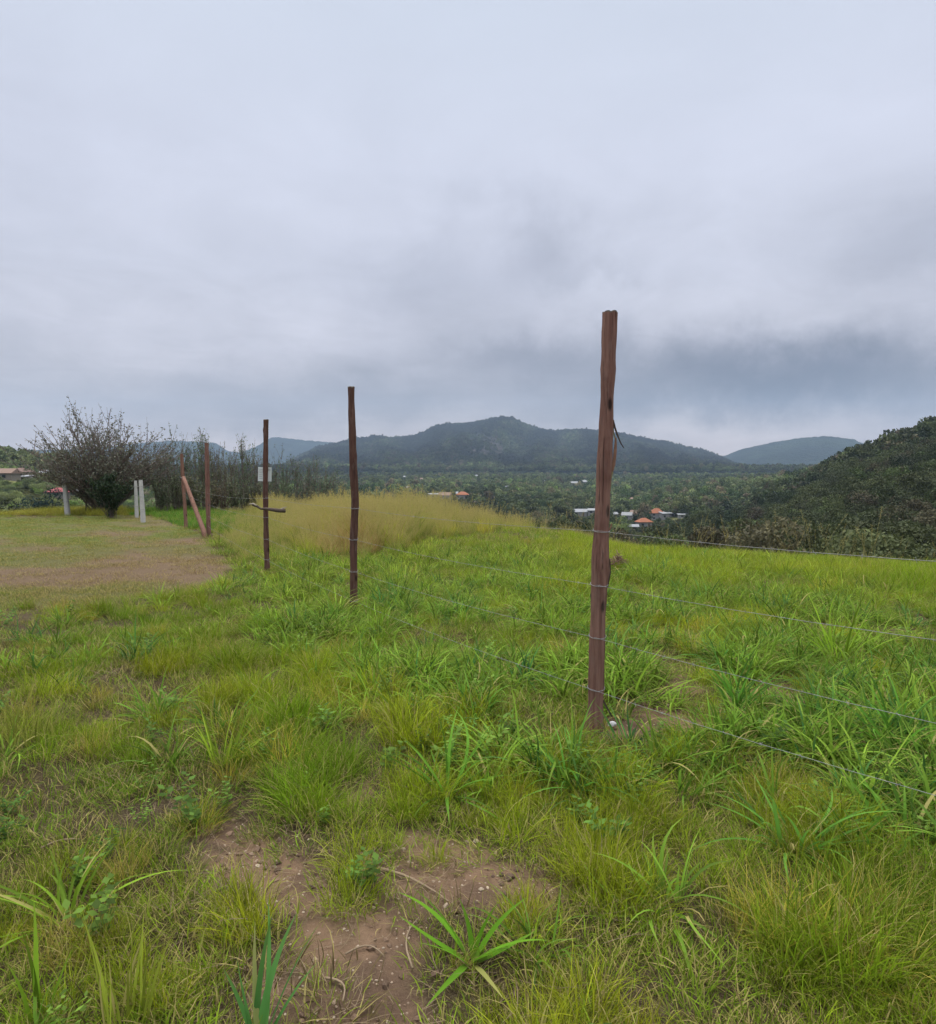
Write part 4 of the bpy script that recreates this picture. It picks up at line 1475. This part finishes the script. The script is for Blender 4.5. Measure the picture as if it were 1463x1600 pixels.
# ------------------------------------------------------------------ shrubs
def shrub_meshes(seed, H, Wd, nst, leaf_n, leaf_sz, lean, fan=1.0, leafy=(.3, 1.0), up=.6):
    """multi-stemmed bush: returns (stem mesh, leaf mesh)"""
    rg = R_(seed)
    mb = MB()
    tips = []
    for s_ in range(nst):
        ph = rg.uniform(0, 6.28)
        ln = abs(rg.normal(0, lean)) * fan if fan < 2 else 1.24 * rg.rand() ** .62
        ln = min(ln, 1.35)
        L = H * rg.uniform(.65, 1.05) * (1 - .12 * ln)
        p = Vector((rg.normal(0, .08) * Wd, rg.normal(0, .08) * Wd, 0))
        pts = [p]
        N = 7
        a = ln * .55
        for k in range(N):
            a += ln * .45 / N
            phk = ph + rg.normal(0, .18)
            p = p + Vector((math.sin(a) * math.cos(phk), math.sin(a) * math.sin(phk), math.cos(a))) * (L / N) + Vector((rg.normal(0, .02), rg.normal(0, .02), 0)) * H * .2
            p.z = max(p.z, .05)
            pts.append(p)
        r_ = H * .0065 * rg.uniform(.6, 1.3)
        mb.tube(pts, [r_ * (1 - .8 * k / N) for k in range(N + 1)], 4, cap=False)
        tips.append(pts)
        for j in range(9):
            k = rg.randint(2, N)
            q0 = pts[k]
            d = Vector((rg.normal(0, 1), rg.normal(0, 1), abs(rg.normal(up, .5)))).normalized()
            d = (d + (pts[k] - pts[k - 1]).normalized() * 1.1).normalized()
            l2 = H * rg.uniform(.08, .24)
            pp = [q0 + d * l2 * t_ + Vector((0, 0, .1 * l2 * t_ * t_)) for t_ in (0, .35, .7, 1)]
            mb.tube(pp, [r_ * .4, r_ * .32, r_ * .22, r_ * .12], 3, cap=False)
            tips.append(pp)
    sm = mb.mesh('stems', M_TWIG, True)
    # leaves: clustered along the outer part of the twigs
    K = leaf_n
    ti = rg.randint(0, len(tips), K)
    C = np.zeros((K, 3))
    for i in range(K):
        pts = tips[ti[i]]
        u = rg.uniform(leafy[0], leafy[1]) * (len(pts) - 1)
        k = min(int(u), len(pts) - 2)
        c_ = pts[k].lerp(pts[k + 1], u - k)
        C[i] = c_
    C += rg.normal(0, .012 * H, (K, 3))
    A = rg.normal(0, 1, (K, 3)); A[:, 2] += .5
    A /= np.linalg.norm(A, axis=1)[:, None]
    B = np.cross(A, rg.normal(0, 1, (K, 3))); B /= np.linalg.norm(B, axis=1)[:, None]
    sz_ = leaf_sz * rg.uniform(.6, 1.4, (K, 1))
    A = A * sz_; B = B * sz_ * .42
    V = np.stack([C - A, C - B, C + A, C + B], 1).reshape(-1, 3)
    V[:, 2] = np.maximum(V[:, 2], .02)
    Fq = np.arange(K * 4).reshape(-1, 4)
    lm = mesh_np('leaves', V, [Fq], [M_LEAF_O], {'rnd': np.repeat(rg.rand(K), 4)}, smooth=False)
    return sm, lm


def place_shrub(name, meshes, loc, sc, rz, col, label, cat, group=None):
    root = empty(name, loc, rz)
    root.scale = sc if hasattr(sc, '__len__') else (sc,) * 3
    a = obj('stems', meshes[0], root)
    b = obj('leaves', meshes[1], root)
    b.color = tuple(col) + (1,)
    tag(root, label, cat, group)
    return root


# the big fan-shaped bush
bb = ground_hit(164, 806)
bb = Vector((bb.x * 1.075, bb.y * 1.075, h1(bb.x * 1.075, bb.y * 1.075)))
Yb_ = bb.y
Hb = 172 * Yb_ / F
big = shrub_meshes(601, Hb * 1.02, 1.6, 170, 15000, .042, .62, 3, (.30, 1.0))
place_shrub('big_bush', big, bb, (1.08, .92, .95), .4, (.145, .15, .11), 'large fan-shaped bush of dark twigs and sparse leaves beside the mown grass', 'bush')
dk = shrub_meshes(602, 62 * Yb_ / F, .8, 40, 9000, .035, .45, 1.0, (.05, 1.0))
d0 = ground_hit(184, 808)
place_shrub('dense_shrub', dk, d0 + Vector((0, -.35, 0)), 1, 0, (.032, .055, .026), 'dense dark green shrub in front of the foot of the big bush', 'shrub')

# slim sapling left of the bush
sp0 = ground_hit(134, 803)
root = empty('sapling', sp0)
mb = MB()
pts = [on_plane(a, b, sp0.y) - sp0 for a, b in ((134, 806), (135, 785), (138, 772), (145, 763))]
mb.tube(pts, [.022, .02, .018, .012], 6)
mb.tube([pts[2], pts[2] + Vector((-.25, 0, .3)), pts[2] + Vector((-.35, 0, .7))], [.012, .01, .006], 5)
mb.build('trunk', M_BARK, root, smooth=True)
rg = R_(77)
C = np.array(pts[3])[None] + rg.normal(0, 1, (700, 3)) * [.28, .25, .22]
A = rg.normal(0, 1, (700, 3)); A /= np.linalg.norm(A, axis=1)[:, None]; A *= .035
B = np.cross(A, rg.normal(0, 1, (700, 3))); B /= np.linalg.norm(B, axis=1)[:, None]; B *= .016
lm = mesh_np('leaves', np.stack([C - A, C - B, C + A, C + B], 1).reshape(-1, 3), [np.arange(2800).reshape(-1, 4)], [M_LEAF_O], {'rnd': np.repeat(rg.rand(700), 4)}, smooth=False)
lo = obj('crown', lm, root)
lo.color = (.045, .06, .03, 1)
tag(root, 'slim dark sapling with a curved stem between the concrete post and the big bush', 'sapling')

# the row of thin shrubs behind the fence
HV = [shrub_meshes(610 + i, 2.6, 1.4, 16, 1200, .032, .36, 1.0, (.15, 1.0), up=1.0) for i in range(4)]
HV_low = [shrub_meshes(620 + i, 1.5, 1.2, 17, 1300, .036, .42, 1.0, (.05, 1.0), up=1.0) for i in range(3)]
rg = random.Random(9)
hedge = [(250, 25, 2.3), (262, 27, 2.7), (281, 25, 2.9), (301, 28, 2.8), (318, 26, 3.0), (337, 28, 2.8), (352, 26, 2.5), (368, 28, 2.6), (384, 26, 2.9), (398, 29, 3.0), (430, 27, 2.7),
         (448, 29, 2.6), (466, 27, 2.5), (484, 28, 2.8), (502, 27, 2.5), (519, 29, 2.3), (535, 28, 1.9)]
for i, (px_, Y_, hh) in enumerate(hedge):
    d = pxdir(px_, 780)
    x_ = d.x / d.y * Y_
    loc = Vector((x_, Y_, h1(x_, Y_) - .05))
    s_ = hh / 2.6 * 1.08
    place_shrub('hedge_shrub', HV[i % 4], loc, (s_ * .85, s_ * .85, s_), rg.uniform(0, 6), (.14 + rg.uniform(-.03, .03), .17 + rg.uniform(-.03, .03), .10),
                'thin grey-green shrub in the row behind the wire fence', 'shrub', 'row of thin shrubs behind the fence')
for i, (px_, Y_) in enumerate([(256, 23.5), (275, 24), (294, 24.5), (312, 24), (331, 25), (350, 25), (372, 25), (392, 26), (415, 26), (437, 26), (458, 26), (480, 26), (500, 26), (520, 26), (545, 26), (566, 26.5), (588, 27), (610, 28)]):
    d = pxdir(px_, 780)
    x_ = d.x / d.y * Y_
    loc = Vector((x_, Y_, h1(x_, Y_) - .05))
    s_ = rg.uniform(.8, 1.05) * (1.0 if px_ < 540 else .78)
    place_shrub('low_shrub', HV_low[i % 3], loc, s_, rg.uniform(0, 6), (.13 + rg.uniform(-.02, .03), .14 + rg.uniform(-.02, .02), .08),
                'low dark shrub filling the foot of the shrub row behind the fence', 'shrub', 'low shrubs under the shrub row')

# ------------------------------------------------------------------ trees
def tree_meshes(seed, nleaf, lobes=9, leafsz=.10, spread=(1, 1, .8), trunk=True, zc=.95, name='crown', mat=None):
    rg = R_(seed)
    C0 = rg.normal(0, .42, (lobes, 3)) * np.array(spread)
    C0[:, 2] = C0[:, 2] * .8 + zc
    R0_ = rg.uniform(.34, .58, lobes)
    li = rg.randint(0, lobes, nleaf)
    D = rg.normal(0, 1, (nleaf, 3)); D[:, 2] += .25
    D /= np.linalg.norm(D, axis=1)[:, None]
    rad = R0_[li] * (1 - .35 * rg.rand(nleaf) ** 2) * (1 + .12 * rg.normal(0, 1, nleaf))
    C = C0[li] + D * rad[:, None] * np.array([1, 1, .8])
    nrm = D + rg.normal(0, .7, (nleaf, 3)); nrm /= np.linalg.norm(nrm, axis=1)[:, None]
    A = np.cross(nrm, rg.normal(0, 1, (nleaf, 3))); A /= np.linalg.norm(A, axis=1)[:, None]
    B = np.cross(nrm, A)
    s_ = leafsz * rg.uniform(.5, 1.4, (nleaf, 1))
    A = A * s_; B = B * s_ * .7
    V = np.stack([C - A, C - B, C + A, C + B], 1).reshape(-1, 3)
    rn = np.repeat(np.clip(rg.rand(nleaf) * .6 + (li / lobes) * .4, 0, 1), 4)
    V[:, 2] = np.maximum(V[:, 2], .05)
    F_ = np.arange(nleaf * 4).reshape(-1, 4)
    crown = mesh_np(name, V, [F_], [mat or M_LEAF_O], {'rnd': rn}, smooth=False)
    mb = MB()
    mb.tube([(0, 0, -.15), (.02, 0, .3), (0, .03, .8)], [.06, .045, .02], 6)
    for k in range(4):
        c = Vector(C0[k])
        mb.tube([(0, 0, .35 + .05 * k), (c.x * .5, c.y * .5, .35 + c.z * .3), tuple(c)], [.03, .02, .008], 4)
    tr = mb.mesh('trunk', M_BARK, True)
    return crown, tr


def tree_source(seed, nleaf, **k):
    cr, tr = tree_meshes(seed, nleaf, mat=M_LEAF, name='wood_crown', **k)
    return bpy.data.objects.new('wood_tree', cr)


# houses first (so that the wood can leave their plots clear)
M_WALLS = [simple('white_render', (.27, .265, .26), .85, 2, .12), simple('cream_render', (.24, .21, .17), .85, 2, .15), simple('grey_render', (.24, .24, .24), .85, 2, .15)]
M_ROOF = {'orange': simple('orange_tiles', (.30, .115, .06), .85, 3, .25), 'tan': simple('tan_tiles', (.25, .17, .13), .85, 3, .25), 'grey': simple('grey_sheet', (.28, .29, .31), .7, 2, .15),
          'white': simple('white_sheet_roof', (.26, .27, .28), .6, 2, .1), 'brown': simple('brown_tiles', (.20, .13, .11), .85, 3, .25), 'red': simple('red_sheet', (.28, .06, .065), .7, 2, .2)}
M_WIN = simple('window_glass', (.03, .035, .04), .2, 5, .2, spec=.6)
M_DOOR = simple('painted_door', (.12, .08, .06), .6, 5, .2)
HOUSES = []


def house(px, py, wpx, hpx, roof, kind, wall, label, rz=None, storeys=1, seed=0, group=None, d_ratio=.7):
    h = ground_hit(px, py)
    D = h.y
    w_ = wpx * D / F
    hh = hpx * D / F
    dp = max(w_ * d_ratio, 3)
    rg_ = random.Random(px * 7 + seed)
    if rz is None:
        rz = rg_.uniform(-.5, .5)
    root = empty('house' if kind != 'shed' else 'shed', h, rz)
    roof_h = hh * (.42 if kind != 'shed' else .2)
    wh = hh - roof_h
    mb = MB()
    mb.box((0, 0, wh / 2 - 1.0), (w_, dp, wh + 2.0))
    if kind == 'gable':
        mb.add([(-w_ / 2, -dp / 2, wh), (-w_ / 2, dp / 2, wh), (-w_ / 2, 0, wh + roof_h * .92), (w_ / 2, -dp / 2, wh), (w_ / 2, dp / 2, wh), (w_ / 2, 0, wh + roof_h * .92)], [(0, 2, 1), (3, 4, 5)])
    mb.build('wall', M_WALLS[wall], root)
    e = .5
    X_, Y_ = w_ / 2 + e, dp / 2 + e
    th = .18
    mb = MB()
    if kind == 'hip':
        rx = max(X_ - Y_, .3)
        top = [(-rx, 0, wh + roof_h), (rx, 0, wh + roof_h)]
    else:
        top = [(-X_, 0, wh + roof_h), (X_, 0, wh + roof_h)]
    if kind == 'shed':
        vs = [(-X_, -Y_, wh - .05), (X_, -Y_, wh - .05), (X_, Y_, wh + roof_h), (-X_, Y_, wh + roof_h)]
        vs += [(a, b, c_ + th) for a, b, c_ in vs]
        fs = [(3, 2, 1, 0), (4, 5, 6, 7), (0, 1, 5, 4), (1, 2, 6, 5), (2, 3, 7, 6), (3, 0, 4, 7)]
    else:
        vs = [(-X_, -Y_, wh - .1), (X_, -Y_, wh - .1), (X_, Y_, wh - .1), (-X_, Y_, wh - .1)]
        vs += [(a, b, c_ + th) for a, b, c_ in vs] + [top[0], top[1]]
        fs = [(3, 2, 1, 0), (0, 1, 5, 4), (1, 2, 6, 5), (2, 3, 7, 6), (3, 0, 4, 7), (4, 5, 9, 8), (6, 7, 8, 9), (5, 6, 9), (7, 4, 8)]
    mb.add(vs, fs)
    mb.build('roof', M_ROOF[roof], root)
    nw = max(1, min(4, int(w_ / 3.2)))
    for s_ in range(storeys):
        zc = wh * (s_ + .55) / storeys
        for k in range(nw):
            xx = (k + .5) / nw * w_ - w_ / 2
            mb = MB()
            if k == nw // 2 and s_ == 0 and nw > 1:
                mb.box((xx, -dp / 2 - .02, min(1.05, wh * .4)), (1.0, .06, min(2.1, wh * .8)))
                mb.build('door', M_DOOR, root)
            else:
                mb.box((xx, -dp / 2 - .02, zc), (min(1.4, w_ / nw * .5), .06, min(1.1, wh / storeys * .45)))
                mb.build('window', M_WIN, root)
    tag(root, label, 'house' if kind != 'shed' else 'shed', group)
    HOUSES.append((h.x, h.y, w_, dp, px, wpx))
    return root


house(14, 750, 26, 18, 'tan', 'gable', 1, 'cream house with tan tiled roof at the left edge below the wooded hill')
house(34, 747, 24, 16, 'brown', 'hip', 1, 'house with a brown hip roof, second from the left edge')
house(42, 752, 13, 9, 'grey', 'shed', 1, 'small tan outbuilding right of the brown-roofed house on the left', storeys=1)
house(78, 745, 26, 11, 'grey', 'gable', 2, 'long low grey-roofed house left of the leaning concrete post')
house(92, 778, 26, 16, 'red', 'hip', 1, 'house with a bright red roof beside the leaning concrete post')
house(120, 774, 18, 8, 'white', 'shed', 0, 'low white-roofed shed seen under the left side of the big bush')
house(259, 763, 8, 6, 'white', 'gable', 0, 'tiny white house seen through the shrubs right of the big bush')
house(684, 768, 13, 6, 'white', 'gable', 0, 'white-roofed house behind the orange-roofed group in the middle')
house(696, 781, 18, 12, 'tan', 'gable', 0, 'left house of the orange-roofed pair just above the golden grass')
house(723, 780, 19, 12, 'orange', 'hip', 0, 'right house of the orange-roofed pair just above the golden grass')
house(709, 776, 14, 8, 'white', 'gable', 0, 'white house between the two orange-roofed houses in the middle')
house(679, 779, 16, 8, 'grey', 'shed', 0, 'pale flat shed left of the orange-roofed pair')
house(896, 759, 13, 7, 'white', 'gable', 2, 'grey-roofed house in the trees left of the nearest post')
house(913, 757, 14, 7, 'white', 'hip', 0, 'bright white house in the trees just left of the nearest post')
house(905, 806, 22, 11, 'grey', 'gable', 0, 'grey-roofed white house at the end of the golden grass left of the nearest post')
house(924, 808, 10, 13, 'white', 'shed', 0, 'narrow white two-storey block touching the nearest post on its left', storeys=2)
house(960, 808, 8, 8, 'white', 'gable', 0, 'small white house touching the nearest post on its right')
house(980, 812, 14, 12, 'white', 'gable', 0, 'white house with pale roof left of the orange hip roof')
house(992, 809, 12, 12, 'tan', 'gable', 0, 'small white house with a tan gable next to the orange hip roof')
house(1026, 812, 20, 18, 'orange', 'hip', 0, 'two-storey white house with an orange hip roof', storeys=2)
house(1036, 812, 9, 12, 'white', 'shed', 0, 'white annex on the right of the house with the orange hip roof')
house(1006, 824, 21, 15, 'orange', 'hip', 2, 'low house with a bright orange roof nearest to the green field')
house(990, 828, 13, 9, 'grey', 'gable', 1, 'dull grey house partly hidden left of the bright orange roof')
house(1049, 807, 12, 6, 'white', 'shed', 0, 'low white shed right of the white annex')
house(1071, 809, 22, 6, 'white', 'shed', 0, 'long low white shed at the edge of the clearing', d_ratio=.4)
house(1140, 818, 18, 7, 'brown', 'gable', 2, 'low brown-roofed house at the right end of the clearing')
house(1173, 809, 10, 7, 'white', 'gable', 0, 'small pale-roofed house among trees right of the clearing')
house(1172, 781, 9, 5, 'white', 'hip', 0, 'small white roof in the trees at the foot of the right hill')
house(1145, 791, 8, 5, 'grey', 'gable', 0, 'small grey house in the trees above the clearing')
house(1276, 781, 7, 5, 'white', 'gable', 1, 'tiny pale house on the lower right hillside')
house(988, 783, 10, 6, 'tan', 'hip', 1, 'tan-roofed house in the trees above the white houses')
far = [(632, 748), (597, 762), (658, 752), (722, 752), (745, 747), (757, 766), (770, 765), (794, 763), (785, 754), (1005, 757), (1018, 757), (560, 756), (1098, 752), (970, 749), (604, 756), (850, 755), (668, 761), (640, 764), (880, 750)]
for i, (a, b) in enumerate(far):
    house(a, b, random.Random(i).uniform(6, 10), random.Random(i + 50).uniform(3.8, 5.5), ['white', 'white', 'tan', 'grey'][i % 4], 'gable' if i % 2 else 'hip', 0,
          'tiny pale house scattered among the valley trees below the mountain', group='tiny far houses in the valley')

# the wood: hillside, valley and plain
WOODS = [tree_source(700 + i, 520, lobes=8 + i, leafsz=.13, spread=((1, 1, .8), (.8, .8, 1.1), (1.2, 1.1, .6), (1, 1, .9), (1.1, 1, .7), (.9, .9, 1))[i]) for i in range(6)]
rng = R_(21)


def wood_pts(r0_, r1_, n, az0=-.86, az1=.86):
    u = rng.rand(n)
    r = np.sqrt(r0_ ** 2 + u * (r1_ ** 2 - r0_ ** 2))
    a = rng.uniform(az0, az1, n)
    return r * np.sin(a), r * np.cos(a)


xs, ys = [], []
for (a, b, n_, q0, q1) in ((70, 200, 900, -.86, .86), (200, 400, 3400, -.86, .86), (400, 700, 7000, -.8, .8), (700, 1200, 14000, -.72, .72), (1200, 2000, 24000, -.66, .66), (2000, 3200, 34000, -.35, .45),
                           (60, 220, 1500, .36, .86), (220, 520, 5200, .30, .86), (90, 400, 1400, -.86, -.45)):
    x, y = wood_pts(a, b, n_, q0, q1)
    xs.append(x); ys.append(y)
x = np.concatenate(xs); y = np.concatenate(ys)
z = height(x, y)
px, py = project(x, y, z)
r = np.hypot(x, y)
dens = fbm(x / 60, y / 60, 3, 77)
rockm = (((px - 758) / 30) ** 2 + ((py - 700) / 26) ** 2 < 1.0) & (r > 1800) & (rng.rand(len(x)) < .85)
keep = ~rockm & (rng.rand(len(x)) < np.where(r < 300, .85, .95)) & (dens > .25) & ~((px < 560) & (r < 130))
squat = np.where((px < 240) & (r < 420), .42, 1.0)
for (cx_, cy_, rx_, ry_) in STRIPS:
    keep &= ~((((px - cx_) / rx_) ** 2 + ((py - cy_) / ry_) ** 2 < 1) & (r > 60))
for (hx, hy, hw, hd, hpx, hwp) in HOUSES:
    hr = math.hypot(hx, hy)
    inline = (np.abs(px - hpx) < hwp * .55 + 350 * 4.0 / np.maximum(r, 60) * .5) & (r < hr + 3) & (r > hr * .78)
    squat[inline] = .38
    inl2 = (np.abs(px - hpx) < hwp * .55 + 350 * 4.0 / np.maximum(r, 60) * .5) & (r < hr + 3) & (r > hr * .45)
    squat[inl2] = np.minimum(squat[inl2], .42)
    keep &= ~(inline & (r > hr - 16))
x, y, z, r, px, py, squat = [v[keep] for v in (x, y, z, r, px, py, squat)]
n = len(x)
tn = fbm(x / 35, y / 35, 3, 88)
tint = cols(rng, n, (.042, .070, .024), (.125, .145, .055), .45, np.clip(tn * 1.8 - .4, 0, 1))
br = rng.rand(n) < .10
tint[br] = cols(rng, br.sum(), (.13, .105, .065), (.15, .14, .07), .3)
lt = rng.rand(n) < .06
tint[lt] = cols(rng, lt.sum(), (.12, .18, .045), (.15, .20, .06), .2)
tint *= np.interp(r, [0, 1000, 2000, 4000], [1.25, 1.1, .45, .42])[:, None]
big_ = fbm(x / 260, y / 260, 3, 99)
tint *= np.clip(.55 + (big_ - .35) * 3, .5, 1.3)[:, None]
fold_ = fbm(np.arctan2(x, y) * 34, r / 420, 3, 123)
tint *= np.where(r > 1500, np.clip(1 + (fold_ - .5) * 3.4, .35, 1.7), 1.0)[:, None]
sc = rng.uniform(1.5, 4.4, n) * np.interp(r, [60, 200, 600, 2000], [.75, 1.0, 1.35, 2.1]) * squat
sc3 = np.stack([sc, sc, sc * rng.uniform(.75, 1.25, n)], 1)
rot = np.stack([np.zeros(n), np.zeros(n), rng.uniform(0, 6.28, n)], 1)
nr_ = r < 300
pk_ = rng.randint(0, 6, n)
PW = np.stack([x, y, z - sc * .2], 1)
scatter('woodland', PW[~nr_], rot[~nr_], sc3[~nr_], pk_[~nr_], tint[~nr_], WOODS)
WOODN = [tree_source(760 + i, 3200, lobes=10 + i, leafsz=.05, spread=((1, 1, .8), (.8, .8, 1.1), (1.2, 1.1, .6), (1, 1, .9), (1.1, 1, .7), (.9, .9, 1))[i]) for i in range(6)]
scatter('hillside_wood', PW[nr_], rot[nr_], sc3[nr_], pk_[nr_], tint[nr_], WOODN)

# nearer trees and scrub one can tell apart
TM = [tree_meshes(720 + i, 4200, lobes=9 + i, leafsz=.038, spread=((1, 1, .8), (.8, .8, 1.1), (1.25, 1.1, .6), (1, 1, .9))[i]) for i in range(4)]


def tree(px, py, Dm, sc, col, label, group, i, stretch=1.0):
    d = pxdir(px, py)
    x_, y_ = d.x / d.y * Dm, Dm
    root = empty('tree', (x_, y_, h1(x_, y_) - .1), (i * 1.7) % 6.28)
    root.scale = (sc, sc, sc * stretch)
    a = obj('crown', TM[i % 4][0], root)
    a.color = tuple(col) + (1,)
    obj('trunk', TM[i % 4][1], root)
    tag(root, label, 'tree', group)


rg = random.Random(31)
# scrub bank along the foot of the right-hand hill
for i in range(46):
    px_ = 985 + i * 11.5 + rg.uniform(-6, 6)
    Dm = rg.uniform(62, 100)
    tree(px_, 850, Dm, rg.uniform(1.4, 2.4) * (1 if px_ < 1300 else .8), (rg.uniform(.07, .13), rg.uniform(.085, .12), .048),
         'brownish green scrub tree in the thicket below the brow of the green field', 'scrub trees below the brow', i, rg.uniform(.8, 1.1))
for i in range(30):
    px_ = 1180 + i * 11.5 + rg.uniform(-8, 8)
    tree(px_, 800, rg.uniform(105, 165), rg.uniform(1.8, 3.1), (rg.uniform(.055, .10), rg.uniform(.08, .12), .042),
         'dark green tree on the lowest slope of the right-hand hill', 'trees on the lowest slope of the right hill', i + 2, rg.uniform(.9, 1.25))
for i, (px_, Dm, s_, c_) in enumerate([(8, 55, 2.2, (.040, .048, .028)), (-20, 50, 2.4, (.035, .045, .026)), (22, 80, 2.1, (.05, .058, .034))]):
    tree(px_, 790, Dm, s_, c_, 'dark rounded tree beyond the yellow grass at the left edge', 'dark trees at the left edge', i)
tree(64, 780, 95, 3.1, (.022, .045, .036), 'dark bluish green conical tree left of the red roof', None, 1, 1.35)
tree(40, 785, 110, 2.6, (.06, .065, .035), 'olive green tree between the left edge trees and the bluish tree', None, 3)
for i, px_ in enumerate([575, 600, 628, 655, 745, 770, 800, 835, 870]):
    tree(px_, 790, rg.uniform(75, 120), rg.uniform(1.7, 2.6), (.07, .095, .042), 'dark green tree rising behind the golden grass in the valley', 'valley trees behind the golden grass', i)

# ------------------------------------------------------------------ haze
m, t = new_mat('haze_air')
pv = t.n('ShaderNodeVolumePrincipled', {'Color': (.56, .75, 1.0, 1), 'Density': 0.00013, 'Anisotropy': 0.0})
o_ = t.n('ShaderNodeOutputMaterial')
t.link(pv.outputs[0], o_.inputs['Volume'])
mb = MB()
mb.box((0, 0, 230), (13400, 13400, 900))
hz = mb.build('haze', m)
tag(hz, kind='stuff')
